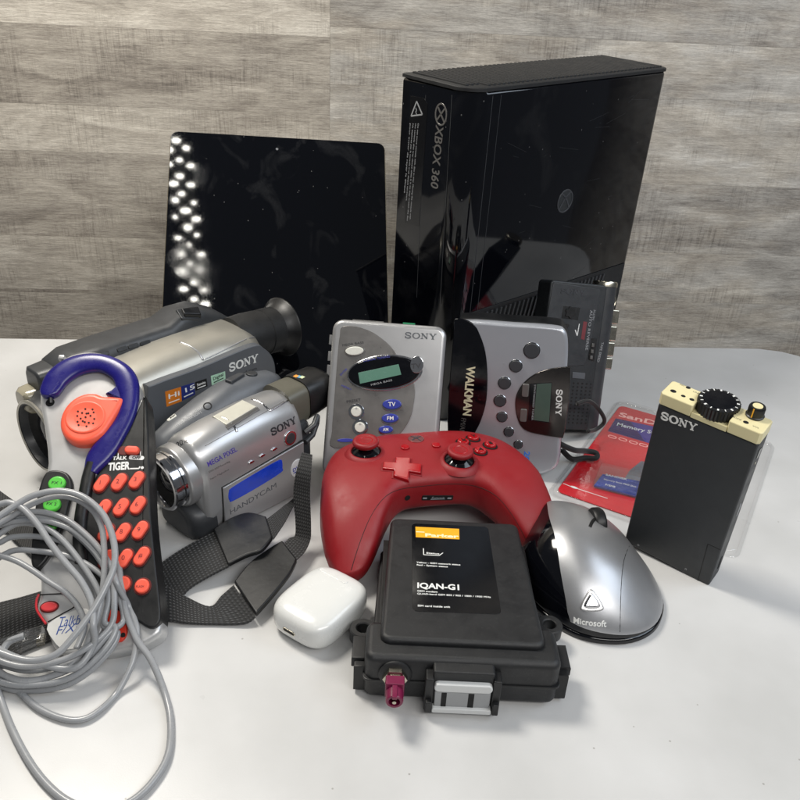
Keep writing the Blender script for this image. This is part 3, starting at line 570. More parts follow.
mcc = tag(cord('wrist_cord', [un(577, 404, 4.2), un(588, 401, 4.2), un(597, 407, 3.4), un(604, 418, 2.3), un(603, 424, 1.6), un(595, 430, 1.3), un(588, 431, 1.8)], .17, 'webk'), 'thin black cord loop hanging at the foot of the small dark grey recorder', 'cord')
cord2 = tag(cord('wrist_cord', [un(560, 444, 2.6), un(574, 450, 1.9), un(586, 451, 1.0), un(596, 453, .75), un(596, 458, .55), un(585, 458, .45), un(572, 459, .4), un(562, 450, 1.2)], .22, 'webk'), 'thick black cord loop lying against the red card pack', 'cord')
# ------------------------------------------------------------------ red game controller
M = pose((2.23, 45.5, 0), 13.5, 90, 0)       # x right, y away, z up
gp = thing('game_controller', M, 'red game controller with two thumb sticks behind the modem box', 'game controller')
ST = [(0, -2.35, 4.0, 2.0, 5.15), (1, -2.35, 4.05, 2.0, 5.15), (2, -2.38, 4.1, 1.95, 5.12), (2.8, -2.7, 4.1, 1.8, 5.08), (3.6, -3.8, 4.1, 1.5, 5.05), (4.3, -5.0, 4.05, 1.1, 5.0),
      (5.0, -6.2, 3.9, .8, 4.95), (5.7, -6.9, 3.6, .5, 4.88), (6.3, -7.0, 3.0, .35, 4.78), (6.8, -6.9, 2.1, .35, 4.6), (7.2, -6.5, .9, .4, 4.35), (7.5, -5.8, -.6, .6, 3.9), (7.7, -4.9, -2.0, 1.1, 3.2)]
def gsec(x, y0, y1, zb, zt, s, n=44):
    out = []; yc, a = (y0+y1)/2, (y1-y0)/2
    for k in range(n):
        t = 2*math.pi*k/n; c_, s_ = math.cos(t), math.sin(t); e = 2/(4.2 if c_ < 0 else 2.7)
        yy = yc+a*math.copysign(abs(c_)**e, c_); g = max(0, min(1, (-1.5-yy)/5.2)); zt_ = zt-g*g*2.4-g*.3; zb_ = zb+(.9 if yy > 2 else 0)*min(1, (yy-2)/1.5)*.5
        ze = zb_+(zt_-zb_)*.58
        zz = ze+(zt_-ze if s_ > 0 else ze-zb_)*math.copysign(abs(s_)**e, s_)
        out.append((s*x, yy, zz))
    return out
xs = [];
def sten(x):
    for a, b in zip(ST, ST[1:]):
        if a[0] <= x <= b[0]:
            t = (x-a[0])/(b[0]-a[0]); return [a[i]+(b[i]-a[i])*t for i in range(5)]
    return list(ST[-1])
R = []; K = [i*.22 for i in range(34)]+[7.56, 7.65, 7.7]
def smst(x):
    ws = [sten(min(7.7, max(0, abs(x+d)))) for d in (-.35, -.2, 0, .2, .35)] if x < 6.9 else [sten(x)]
    v = [sum(q[i] for q in ws)/len(ws) for i in range(5)]; v[0] = x; return v
for x in K[::-1]: R.append(gsec(*smst(x), -1))
for x in K[1:]: R.append(gsec(*smst(x), 1))
bm = BM(); loft(bm, R); gb = finish('shell', bm, 'red', gp, M, sharp=180, wn=False)
def onsurf(o, px, py, M=M):
    h = hit([o], px, py); Mi = M.inverted(); p = Mi @ h[0]; n = (Mi.to_3x3() @ h[1]).normalized(); return p, (n if n.z > 0 else -n)
def stick(px, py):
    p, n = onsurf(gb, px, py); n = (n+Vector((0, 0, 1.5))).normalized()
    bm = BM(); lathe(bm, [(1.5, -.25), (1.36, -.02), (1.16, .12), (1.04, .15), (.98, .06), (.95, -.2)], p, n, 44); finish('stick_collar', bm, 'red', gp, M, sharp=180)
    bm = BM(); lathe(bm, [(0, .04), (.98, .04), (.9, .12), (.62, .3), (.42, .45), (.4, .6), (0, .6)], p, n, 36); b = finish('stick_base', bm, 'gloss', gp, M)
    bm = BM(); lathe(bm, [(0, .5), (.45, .5), (.80, .58), (.9, .72), (.89, .86), (.8, .98), (.64, .98), (.5, .92), (0, .9)], p, n, 44); s = finish('thumb_stick', bm, 'red', gp, M, sharp=180)
    bm = BM(); lathe(bm, [(.50, .91), (.47, .935), (.43, .935), (.40, .9)], p, n, 36); finish('stick_ring', bm, 'redg', s, M)
stick(366, 452); stick(459, 461)
T, ln = surf(M, gb, (383, 467), (421, 470))
bm = BM(); r = ln/2; k = r*.40; SQ = .80
cr_ = [(k, -r), (k, -k), (r, -k), (r, k), (k, k), (k, r), (-k, r), (-k, k), (-r, k), (-r, -k), (-k, -k), (-k, -r)]
prism(bm, [(x+r, y*SQ) for x, y in inset(cr_, -.1)], -.1, .05, .04, T=T); finish('pad_surround', bm, 'red', gp, M)
bm = BM(); prism(bm, [(x+r, y*SQ) for x, y in cr_], -.1, .22, .09, 3, T=T); finish('direction_pad', bm, 'redg', gp, M)
for q, ch in (((473, 439), 'Y'), ((490, 446), 'B'), ((480, 452), 'A'), ((463, 443), 'X')):
    T, ln = surf(M, gb, (q[0]-5, q[1]), (q[0]+5, q[1]))
    bm = BM(); ringm(bm, ell(ln/2, 0, .53, n=28), ell(ln/2, 0, .43, n=28), -.05, .07, .01); bm2 = BM()
    o_ = BM(); [setattr(v, 'co', T(v.co.copy())) for v in bm.verts]; bm2.free(); o_.free(); finish('button_ring', bm, 'hole', gp, M)
    bm = BM(); prism(bm, ell(ln/2, 0, .42, n=28), -.1, .24, .12, 4, T=T); bo = finish('face_button', bm, 'redg', gp, M)
    bm = BM(); text(bm, ch, (ln/2-.14, -.17), .46, z=.262, bold=.02, T=T); finish('button_letter', bm, 'hole', bo, M, wn=False)
for q in ((405, 448), (436, 446)):
    T, ln = surf(M, gb, (q[0]-5, q[1]), (q[0]+5, q[1])); bm = BM(); prism(bm, ell(ln/2, 0, .3, n=24), -.1, .14, .06, T=T); finish('menu_button', bm, 'redg', gp, M)
T, ln = surf(M, gb, (408, 439), (424, 439)); bm = BM(); prism(bm, ell(ln/2, 0, .56, n=32), -.1, .05, .03, T=T); finish('guide_button', bm, mat('dull_rose_metal', (140, 84, 84), .3, metal=.6), gp, M)
bm = BM()
for s_ in (-1, 1):
    q = [(ln/2-s_*.3, -.34), (ln/2-s_*.08, 0), (ln/2+s_*.12, .2), (ln/2+s_*.34, .34)]
    for a, b in zip(q, q[1:]): stroke(bm, a, b, .09, .05, .02, T)
finish('emblem', bm, 'btngrey', gp, M, wn=False)
T, ln = surf(M, gb, (421, 498), (453, 498)); bm = BM(); prism(bm, rrect(.05, ln, -.18, .22, .08), -.05, .03, .02, T=T); finish('port_plate', bm, 'hole', gp, M)
bm = BM(); text(bm, 'Summit', (ln*.3, -.06), .26, shear=.3, z=.035, T=T, fit=ln*.42); stroke(bm, (ln*.3, -.1), (ln*.75, -.06), .03, .03, .01, T); box(bm, .12, .4, -.06, .06, .02, .04, .01, T); box(bm, ln-.4, ln-.12, -.06, .06, .02, .04, .01, T); finish('port_print', bm, 'greyink', gp, M, wn=False)
sline('shell_seam', gp, gb, [(350, 574), (359, 545), (370, 518), (383, 499), (398, 490), (425, 486), (455, 484), (478, 487), (496, 496), (510, 512), (522, 532), (530, 550)], .05, 'hole', .01)
T, ln = surf(M, gb, (404, 498), (411, 498)); bm = BM(); prism(bm, ell(ln/2, 0, .2, n=20), -.05, .02, .01, T=T); finish('headphone_socket', bm, 'hole', gp, M)

# ------------------------------------------------------------------ modem box
M = pose((3.93, 29.28, 0), .6, 90, 0); zm = zf(330, 500, .325)
md = thing('modem', M, 'black modem box with amber logo label and two connectors', 'modem')
def trap(a0, a1, y0, y1, r=.35):
    def arc(cx, cy, s): return [(cx+r*math.cos(rad(t)), cy+r*math.sin(rad(t))) for t in s]
    return arc(a0-r, y0+r, (-90, -60, -30, 0)) + arc(a1-r, y1-r, (10, 35, 60, 90)) + arc(-a1+r, y1-r, (90, 120, 145, 170)) + arc(-a0+r, y0+r, (180, 210, 240, 270))
bm = BM(); prism(bm, trap(4.3, 4.02, 1.0, 11.45, .5), .25, 3.4, .28, 4); finish('upper_housing', bm, 'modem', md, M)
bm = BM(); prism(bm, trap(4.75, 4.55, 2.0, 10.6, .4), .15, 1.5, .15, 3, bot=True); finish('base_flange', bm, 'modem', md, M)
bm = BM(); prism(bm, [(a, b) for a, b in rrect(-5.05, 5.05, .05, 2.75, .5, 6)], .15, 3.05, .38, 5, bot=True); fr = finish('front_housing', bm, 'modem', md, M)
bm = BM(); prism(bm, rrect(-5.12, 5.12, -.03, 2.8, .35, 5), 1.38, 1.56, .05, 2, bot=True); finish('housing_seam', bm, 'black', md, M)
for s_ in (-1, 1):
    bm = BM(); ye = 3.75 if s_ < 0 else 4.7; ringm(bm, ell(s_*5.28, ye, .74, n=28), ell(s_*5.28, ye, .36, n=28), .7, 1.45, .06); box(bm, min(s_*4.4, s_*4.9), max(s_*4.4, s_*4.9), ye-.7, ye+.9, .7, 1.42, .06); finish('mounting_ear', bm, 'modem', md, M)
    bm = BM(); box(bm, min(s_*5.0, s_*5.6), max(s_*5.0, s_*5.6), .5, 2.2, .15, 1.9, .1); cl = finish('side_latch', bm, 'black', md, M)
    bm = BM(); box(bm, min(s_*5.0, s_*5.75), max(s_*5.0, s_*5.75), .9, 2.5, 1.4, 2.1, .12); finish('latch_tab', bm, 'modem', cl, M)
    for k in range(3):
        bm = BM(); box(bm, min(s_*4.0, s_*4.38), max(s_*4.0, s_*4.38), 3.0+k*.0, 10.2, .9+k*.75, 1.05+k*.75, .05); finish('side_rib', bm, 'black', md, M)
zt = 3.4
bm = BM(); q = locs(M, [(411.7, 523.5), (488, 527), (501.5, 614.5), (412.4, 611.5)], zt); lb = [Vector(p) for p in q]
rp = []
for i in range(4):
    a, b, c_ = lb[i-1], lb[i], lb[(i+1) % 4]; u = (a-b).normalized()*.35; v = (c_-b).normalized()*.35
    for t in (0, .25, .5, .75, 1): rp.append(tuple(b+u*(1-t)**2+v*t*t))
prism(bm, rp, zt, zt+.02, .008); lbo = finish('label', bm, 'label', md, M)
z7b = zf(400, 510, .1375); ZL = zt+.02
bm = BM(); prism(bm, poly(M, ZL, z7b, 112, 122, 430, 138, 432, 214, 115, 198), ZL, ZL+.01, .004); finish('amber_block', bm, 'yellow', lbo, M)
bm = BM(); textpx(bm, M, 'Parker', *z7b(180, 192, 425, 204), .30, ZL+.012, .035); A1, A2 = poly(M, ZL, z7b, 117, 160, 178, 163); stroke(bm, A1, A2, .07, ZL+.012); finish('label_logo', bm, mat('pale_cream_print', (250, 232, 190), .4), lbo, M, wn=False)
bm = BM()
textpx(bm, M, 'IQAN-G1', *z7b(122, 566, 428, 582), .44, ZL, .03); textpx(bm, M, 'GSM modem', *z7b(124, 594, 272, 602), .13, ZL, .02); textpx(bm, M, 'QUAD-band GSM 850 / 900 / 1800 / 1900 MHz', *z7b(124, 614, 660, 640), .13, ZL, .015)
textpx(bm, M, 'SIM card inside unit', *z7b(128, 702, 364, 712), .14, ZL, .02); textpx(bm, M, 'Yellow - GSM network status', *z7b(120, 386, 440, 404), .13, ZL, .02); textpx(bm, M, 'Red - System status', *z7b(120, 404, 346, 418), .13, ZL, .02)
textpx(bm, M, 'Status', *z7b(190, 318, 285, 324), .14, ZL, .02)
p = poly(M, ZL, z7b, 170, 280, 172, 326, 285, 332, 312, 312)
for a, b in zip(p, p[1:]): stroke(bm, a, b, .05, ZL)
finish('label_print', bm, 'white', lbo, M, wn=False)
# aerial socket on the front face
def fy(y0): return lambda q: Vector((q.x, y0-q.z, q.y))     # outline in x,z; height grows towards the viewer
bm = BM(); lathe(bm, [(.86, 0), (.86, .1), (.74, .18), (.5, .2), (0, .2)], (-3.45, .06, 2.0), (0, -1, 0), 36); finish('socket_flange', bm, 'modem', md, M)
bm = BM(); lathe(bm, [(.64, .15), (.64, .45), (.5, .5), (.5, .75), (0, .75)], (-3.45, .06, 2.0), (0, -1, 0), 6); finish('hex_nut', bm, 'brass', md, M)
bm = BM(); prism(bm, rrect(-.48, .48, -.5, .48, .08), .6, 1.15, .06, T=lambda q: Vector((-3.45+q.x, .06-q.z, 2.0+q.y))); b_ = finish('aerial_connector', bm, 'plum', md, M)
bm = BM(); lathe(bm, [(.46, 1.0), (.44, 1.7), (.40, 1.75), (.29, 1.75), (.28, 1.3), (0, 1.3)], (-3.45, .06, 1.9), (0, -1, 0), 28); prism(bm, rrect(-.13, .13, .3, .5, .04), 1.1, 1.9, .03, T=lambda q: Vector((-3.45+q.x, .06-q.z, 1.92+q.y))); finish('connector_sleeve', bm, 'plum', b_, M)
bm = BM(); lathe(bm, [(.1, 1.4), (.1, 1.8), (0, 1.82)], (-3.45, .06, 1.9), (0, -1, 0), 14); finish('centre_pin', bm, 'brass', b_, M)
# grey multi-pin socket
bm = BM(); X0, X1 = -1.9, 1.95
prism(bm, rrect(X0+.35, X1-.35, .35, 2.85, .15), .0, .62, .1, T=fy(.1)); finish('connector_shroud', bm, 'modem', md, M)
bm = BM(); prism(bm, rrect(X0+.45, X1-.45, 1.72, 2.25, .24), .55, .9, .07, T=fy(.1)); finish('connector_lip', bm, 'lgrey', md, M)
bm = BM(); prism(bm, rrect(X0+.5, X1-.5, .5, 1.7, .05), .55, .8, .05, T=fy(.1)); cb = finish('connector_core', bm, mat('connector_grey', (150, 152, 154), .4), md, M)
for i, (x0, x1) in enumerate(((-1.05, -.78), (.32, .62))):
    bm = BM(); prism(bm, rrect(x0, x1, .6, 1.6, .03), .78, .815, .01, T=fy(.1)); finish('keyway', bm, 'hole', cb, M)
bm = BM(); prism(bm, rrect(X0+.4, X1-.4, .3, .62, .1), .55, .98, .05, T=fy(.1)); finish('connector_lower_lip', bm, 'lgrey', md, M)
for x0, x1 in ((X0, X0+.42), (X1-.42, X1)):
    bm = BM(); prism(bm, rrect(x0, x1, .25, 2.5, .08), .0, .8, .06, T=fy(.1)); prism(bm, rrect(x0+.05, x1-.05, .35, 1.1, .06), .8, 1.05, .05, T=fy(.1)); finish('connector_latch', bm, 'black', md, M)

# ------------------------------------------------------------------ computer mouse
M = pose((12.2, 39.0, 0), 4, 90, 0)
ms = thing('computer_mouse', M, 'silver and glossy black ergonomic computer mouse beside the modem box', 'mouse')
# base outline (plan) and domed shells
base = smooth([(-3.95, -1.2), (-2.9, -3.2), (-1.2, -4.65), (1.2, -4.95), (3.2, -4.0), (4.45, -2.0), (4.6, .2), (4.1, 2.3), (3.5, 4.0), (1.8, 5.5), (-1.2, 6.1), (-2.9, 5.5), (-3.4, 3.4), (-4.2, .8)], 5)
def mh(x, y): return 4.5-.042*(y-1.6)**2 - .075*max(0, x+1.6)**2 - .04*max(0, x+1.6)
def dome(bm, outl, cxy, z0, rings=16, p=2.3, hf=mh, k0=0, k1=1):
    RR = []
    for i in range(rings+1):
        s = 1-(i/rings)**1.0; s = math.sin(s*math.pi/2)
        r = []
        for x, y in outl:
            X, Y = cxy[0]+(x-cxy[0])*s, cxy[1]+(y-cxy[1])*s; h = hf(X, Y); r.append((X, Y, z0+(max(.2, h)-z0)*(max(0, 1-s**p))**(1/p)))
        RR.append(r)
    V = [[bm.verts.new(q) for q in r] for r in RR[:-1]]; n = len(outl); top = bm.verts.new(RR[-1][0])
    for a, b in zip(V, V[1:]):
        for i in range(n): bm.faces.new((a[i], a[(i+1) % n], b[(i+1) % n], b[i]))
    for i in range(n): bm.faces.new((V[-1][i], V[-1][(i+1) % n], top))
    bm.faces.new(V[0][::-1])
bm = BM(); loft(bm, [[(x*.97, y*.97, .02) for x, y in base], [(x, y, .1) for x, y in base], [(x*1.0, y*1.0, .3) for x, y in base], [(x*.985, y*.985, .42) for x, y in base], [(x*.94, y*.94, .44) for x, y in base]]); finish('base', bm, 'gloss', ms, M, sharp=60)
bm = BM(); bl = [(x*.98, y*.98) for x, y in base]; dome(bm, bl, (-.3, .4), .25, 30, 2.6, mh); mb = finish('black_side', bm, 'gloss', ms, M, sharp=180)
# silver top shell: inner outline, left edge high on the ridge, right edge low
def onpts(o, M, pts):
    out = []; Mi = M.inverted()
    for q in pts:
        r = hit([o], *q)
        if r: p = Mi @ r[0]; out.append((p.x, p.y))
    return out
top_ = [(max(x*.99, -2.4+.06*max(0, -1.5-y)**2+.10*max(0, y-1)**1.3), y*.99) for x, y in bl]
top_ = [p for i, p in enumerate(top_) if i == 0 or (Vector(p)-Vector(top_[i-1])).length > .02]
def shell(bm, outl, N=28, lift=.07, thick=.25):
    """patch following the dome of the mouse inside an outline"""
    bv = BVHTree.FromPolygons([v.co for v in mb.data.vertices], [p.vertices[:] for p in mb.data.polygons]); c_ = Vector((.4, .6))
    def zz(x, y, l):
        r = bv.ray_cast(Vector((x, y, 9)), Vector((0, 0, -1))); 
        if r[0] is None: return Vector((x, y, .8+l))
        n = r[1] if r[1].z > 0 else -r[1]; return r[0]+n*l
    rr = [[zz(x, y, -thick) for x, y in outl], [zz(x, y, lift*.6) for x, y in outl]]
    for i in range(1, N):
        s = 1-(i/N)**2.2; rr.append([zz(c_.x+(x-c_.x)*s, c_.y+(y-c_.y)*s, lift*(1 if i > 0 else .6)) for x, y in outl])
    loft(bm, rr)
bm = BM(); shell(bm, top_); ts = finish('silver_shell', bm, mat('brushed_silver_shell', (174, 175, 178), .36, metal=.68, bump=.03, var=.02, rv=.04), ms, M, sharp=60, wn=False)
sline('button_seam', ms, ts, [(632, 540), (624, 560), (621, 590), (620, 632)], .05, 'hole')
T, ln = surf(M, ts, (580, 601), (603, 601)); h = ln/2
bm = BM(); t3 = smooth([(h, .66), (h+.4, .2), (h+.66, -.36), (h+.5, -.55), (h, -.6), (h-.5, -.55), (h-.66, -.36), (h-.4, .2)], 6); prism(bm, t3, -.1, .09, .08, T=T); finish('button_surround', bm, 'silver', ms, M)
bm = BM(); t3 = smooth([(h, .44), (h+.26, .14), (h+.46, -.24), (h+.34, -.38), (h, -.42), (h-.34, -.38), (h-.46, -.24), (h-.26, .14)], 6); prism(bm, t3, 0, .17, .14, 4, T=T); finish('desktop_button', bm, 'chrome', ms, M)
T, ln = surf(M, ts, (573, 621), (606, 625)); bm = BM(); text(bm, 'Microsoft', (0, -.1), .5, bold=.02, T=T, fit=ln); finish('brand_lettering', bm, 'white', ms, M, wn=False)
w1, _ = onsurf(ts, 594, 516, M); bm = BM(); lathe(bm, [(0, -.35), (.9, -.35), (1.0, -.2), (1.0, .2), (.9, .35), (0, .35)], (w1.x+.25, w1.y-.0, w1.z-.55), (1, .1, .0), 28); finish('scroll_wheel', bm, 'black', ms, M)
sline('wheel_slot', ms, ts, [(590, 527), (593, 521), (600, 515)], .28, 'hole')

# ------------------------------------------------------------------ memory card pack
Mp = pose((11.15, 48.95, .03), -29, 90, 0); PW, PH = 13.7, 18.0
pk = thing('memory_card_pack', Mp, 'clear blister pack with a red card and blue memory card, lying under the charcoal recorder', 'blister pack')
bm = BM(); prism(bm, rrect(.55, PW-2.6, .8, PH-.9, .5), .02, .09, .02); finish('red_card', bm, 'cardred', pk, Mp)
bm = BM(); prism(bm, rrect(.25, PW-.25, .25, PH-.25, .7), .1, .42, .14, 4); finish('clear_shell', bm, 'clear', pk, Mp)
bm = BM(); ringm(bm, rrect(.02, PW-.02, .02, PH-.02, .8), rrect(.3, PW-.3, .3, PH-.3, .65), .02, .1, .03); finish('shell_rim', bm, 'clear', pk, Mp)
z1 = zf(540, 380, .15); k = .1
bm = BM(); q = poly(Mp, k, z1, 505, 255, 760, 310, 760, 430, 452, 340); prism(bm, q, .088, .1, .003); finish('purple_band', bm, 'purple', pk, Mp)
bm = BM(); q = poly(Mp, k, z1, 675, 540, 800, 560, 800, 690, 560, 660, 600, 600); prism(bm, q, .088, .1, .003); finish('grey_print', bm, 'paper', pk, Mp)
bm = BM(); A, an, ln = line2(Mp, *z1(520, 240, 742, 295), k); text(bm, 'SanDisk', A, 1.15, an, .02, z=k, fit=ln*1.75); finish('brand_lettering', bm, 'pink', pk, Mp, wn=False)
bm = BM(); A, an, ln = line2(Mp, *z1(508, 302, 716, 352), k+.01); text(bm, 'Memory Stick PRO Duo', A, .8, an, .01, z=k+.01, fit=ln*2.6); finish('product_print', bm, 'white', pk, Mp, wn=False)
for q in ((482, 378), (552, 396), (622, 416), (690, 434)):
    c = poly(Mp, k, z1, *q)[0]; bm = BM(); ringm(bm, rrect(c[0]-.36, c[0]+.36, c[1]-.22, c[1]+.22, .2), rrect(c[0]-.29, c[0]+.29, c[1]-.15, c[1]+.15, .14), .09, .104, .003); finish('icon_print', bm, 'pink', pk, Mp, wn=False)
bm = BM(); q = poly(Mp, .5, z1, 420, 615, 800, 690, 800, 800, 362, 690); prism(bm, q, .2, .36, .03); bc = finish('memory_card', bm, 'pkblue', pk, Mp)
bm = BM()
textpx(bm, Mp, 'SANDISK', *z1(436, 636, 580, 668), .26, .365, .02); textpx(bm, Mp, 'Memory Stick PRO Duo', *z1(424, 664, 640, 716), .17, .365, .01); textpx(bm, Mp, '512MB', *z1(432, 700, 500, 718), .22, .365, .02); finish('card_print', bm, 'white', bc, Mp, wn=False)
bm = BM(); q = poly(Mp, .42, z1, 405, 560, 800, 650, 830, 830, 345, 712); prism(bm, q, .36, .62, .12, 4); finish('blister', bm, 'clear', pk, Mp)
bm = BM(); A1, A2, A3 = poly(Mp, k, z1, 155, 690, 210, 712, 450, 790); stroke(bm, A1, A2, .06, k); stroke(bm, A2, A3, .06, k); prism(bm, ell(*poly(Mp, k, z1, 228, 716)[0], .3, .14, 16), .1, .104, .002); finish('line_print', bm, 'white', pk, Mp, wn=False)

# ------------------------------------------------------------------ charcoal recorder with cream top
M = pose((15.70, 43.42, .32), -39.0, -7.5, -3.5); RW, RD, RH = 5.95, 1.62, 12.5
rc = thing('pocket_recorder', M, 'slim charcoal pocket device with cream top and round dials, standing on the card pack', 'pocket recorder')
bm = BM(); prism(bm, rrect(0, RW, 0, RH-.84, .12, 3), -RD, 0, .12, 4, bot=True); rb = finish('body', bm, 'char', rc, M)
def xz(y0): return lambda q: Vector((q.x, y0+q.z, q.y))
z8b = zf(640, 370, .175)
def topxy(px, py):
    Mi = M.inverted(); o_ = Mi @ CO; d = Mi.to_3x3() @ ray(px, py); p = o_+d*((RH-.04-o_.y)/d.y); return p.x, p.z
c = topxy(*z8b(453, 190)[0]); yt = RH-.04
nx0, nx1 = c[0]-1.02, c[0]+1.08; bm = BM(); prism(bm, [(-.03, -RD+.1), (.1, -RD-.03), (RW-.1, -RD-.03), (RW+.03, -RD+.1), (RW+.03, -.12), (RW-.12, .03), (nx1+.08, .03), (nx1, -.06), (nx1, -.6), (nx0, -.6), (nx0, -.06), (nx0-.08, .03), (.12, .03), (-.03, -.12)], 0, .80, .07, 4, bot=True, T=xz(RH-.83)); ct = finish('cream_top', bm, 'cream', rc, M)
bm = BM(); rr = []
for kk in range(72): r = 1.2 if kk % 2 else 1.14; rr.append((r*math.cos(kk*math.pi/36), r*math.sin(kk*math.pi/36)))
prism(bm, [(c[0]+a, c[1]+.12+b) for a, b in rr], -.46, .3, .08, 2, T=xz(yt)); finish('mode_dial', bm, 'black', rc, M)
bm = BM(); prism(bm, ell(c[0], c[1]+.12, .95, n=40), .25, .32, .03, T=xz(yt)); finish('dial_face', bm, 'gloss', rc, M)
bm = BM()
for i in range(16):
    a = rad(i*22.5+5); p = Vector((c[0]+1.02*math.cos(a)*.92, c[1]+.12+1.02*math.sin(a)*.92)); q = p+Vector((math.cos(a), math.sin(a)))*.16
    stroke(bm, p, q, .05+.05*(i % 2), .30, .012, xz(yt))
finish('dial_marks', bm, 'white', rc, M, wn=False)
bm = BM(); prism(bm, [(nx0, -.6), (nx1, -.6), (nx1, .03), (nx0, .03)], .002, .34, .03, 2, T=xz(RH-.83)); finish('top_sill', bm, 'cream', ct, M)
c2 = topxy(*z8b(655, 262)[0]); bm = BM(); lathe(bm, [(.5, 0), (.52, .1), (.46, .15), (.46, .6), (.42, .7), (.3, .7), (.28, .66), (0, .66)], (c2[0], yt, c2[1]), (0, 1, 0), 30); kb = finish('volume_knob', bm, 'black', rc, M)
bm = BM(); lathe(bm, [(.28, .66), (.28, .71), (0, .72)], (c2[0], yt, c2[1]), (0, 1, 0), 24); finish('knob_cap', bm, 'cream', kb, M)
bm = BM(); prism(bm, [(-.035, -.0), (.035, 0), (.035, .62), (-.035, .62)], 0, .03, .01, T=lambda q: Vector((c2[0]-.05+q.x, yt+.1+q.y, c2[1]+.46+q.z))); finish('knob_pointer', bm, 'yellow', kb, M)
for q, r in (((190, 122), .15), ((247, 150), .11), ((296, 170), .12), ((275, 102), .12), ((605, 300), .13)):
    p = topxy(*z8b(*q)[0]); bm = BM(); prism(bm, ell(p[0], p[1], r*1.2, r, 16), 0, .03, .01, T=xz(yt)); finish('top_socket', bm, 'hole', rc, M)
bm = BM()
for q, s_ in (((225, 85), 'MIC'), ((300, 125), 'LINE'), ((520, 268), 'MODE'), ((640, 322), 'VOL')):
    p = topxy(*z8b(*q)[0]); text(bm, s_, (p[0], -p[1]), .2, z=.0, T=lambda q_: Vector((q_.x, yt+q_.z, -q_.y)))
finish('top_print', bm, 'darkink', rc, M, wn=False)
bm = BM(); a = Vector(local(M, *z8b(118, 278)[0])); b = Vector(local(M, *z8b(318, 352)[0])); serif_word(bm, a, .52, (b-a).length, math.degrees(math.atan2(b.y-a.y, b.x-a.x)), 0, .025); finish('lettering', bm, 'white', rc, M, wn=False)
z2b = zf(530, 380, .3374)
bm = BM(); p = locs(M, z2b(497, 596, 527, 486, 607, 455)); stroke(bm, p[0], p[1], .045, -.002, .008); stroke(bm, p[1], (RW-.03, p[1][1]+.03), .045, -.002, .008); finish('battery_seam', bm, 'hole', rc, M, wn=False)
def side(name, x0, x1, y0, y1, m, h=.03):
    bm = BM(); prism(bm, rrect(x0, x1, y0, y1, min(.15, (x1-x0)*.45)), 0, h, .01, T=lambda q: Vector((RW+q.z, q.y, q.x))); return finish(name, bm, m, rc, M)
side('side_socket', -1.15, -.65, RH-2.3, RH-1.6, 'gloss'); side('side_slot', -1.1, -.8, .9, 2.0, 'hole'); side('side_switch', -1.0, -.8, 5.6, 6.6, 'greyink'); side('side_socket', -.95, -.75, RH-2.75, RH-2.55, 'brass')
bm = BM(); text(bm, 'o', (.9, .28), .3, z=0); text(bm, 'n', (RW-1.7, .35), .3, z=0); finish('foot_print', bm, 'greyink', rc, M, wn=False)
# ------------------------------------------------------------------ earbud case
M = Matrix.Translation((-3.95, 34.9, 0)) @ Matrix.Rotation(rad(-33), 4, 'Z')      # x across, y towards the hinge
ac = thing('earbud_case', M, 'small glossy white earbud charging case lying on its back at the front of the table', 'earbud case')
def sbox(bm, a, b, h, n1=3.6, n2=2.5, y0=0, y1=1, N=48, R=20, k=1.0):
    """pillow shaped solid, half sizes a, b and height h"""
    rr = []
    for i in range(R+1):
        t = -math.pi/2+math.pi*i/R; cz = abs(math.cos(t))**(2/n2); sz = math.copysign(abs(math.sin(t))**(2/n2), math.sin(t)); r = []
        for j in range(N):
            p = 2*math.pi*j/N; r.append((a*cz*math.copysign(abs(math.cos(p))**(2/n1), math.cos(p)), b*cz*math.copysign(abs(math.sin(p))**(2/n1), math.sin(p)), h/2+h/2*sz*k))
        rr.append(r)
    loft(bm, [[(x if abs(x) > 0 else 0, y, z) for x, y, z in r] for r in rr[1:-1]])
bm = BM(); sbox(bm, 2.1, 2.55, 2.12, 3.8, 3.9); ab = finish('case_body', bm, 'whitep', ac, M, sharp=180, wn=False)
T, ln = surf(M, ab, (320, 569), (347, 583)); bm = BM(); prism(bm, rrect(0, ln, -.16, .16, .12), -.1, .035, .03, T=T); finish('hinge', bm, 'whitep', ac, M)
T, ln = surf(M, ab, (283, 628), (295, 635)); bm = BM(); prism(bm, rrect(0, ln, -.14, .14, .13), -.1, .03, .02, T=T); finish('charging_port_rim', bm, 'brass', ac, M)
bm = BM(); prism(bm, rrect(.05, ln-.05, -.09, .09, .085), -.1, .036, .004, T=T); finish('charging_port', bm, 'hole', ac, M)

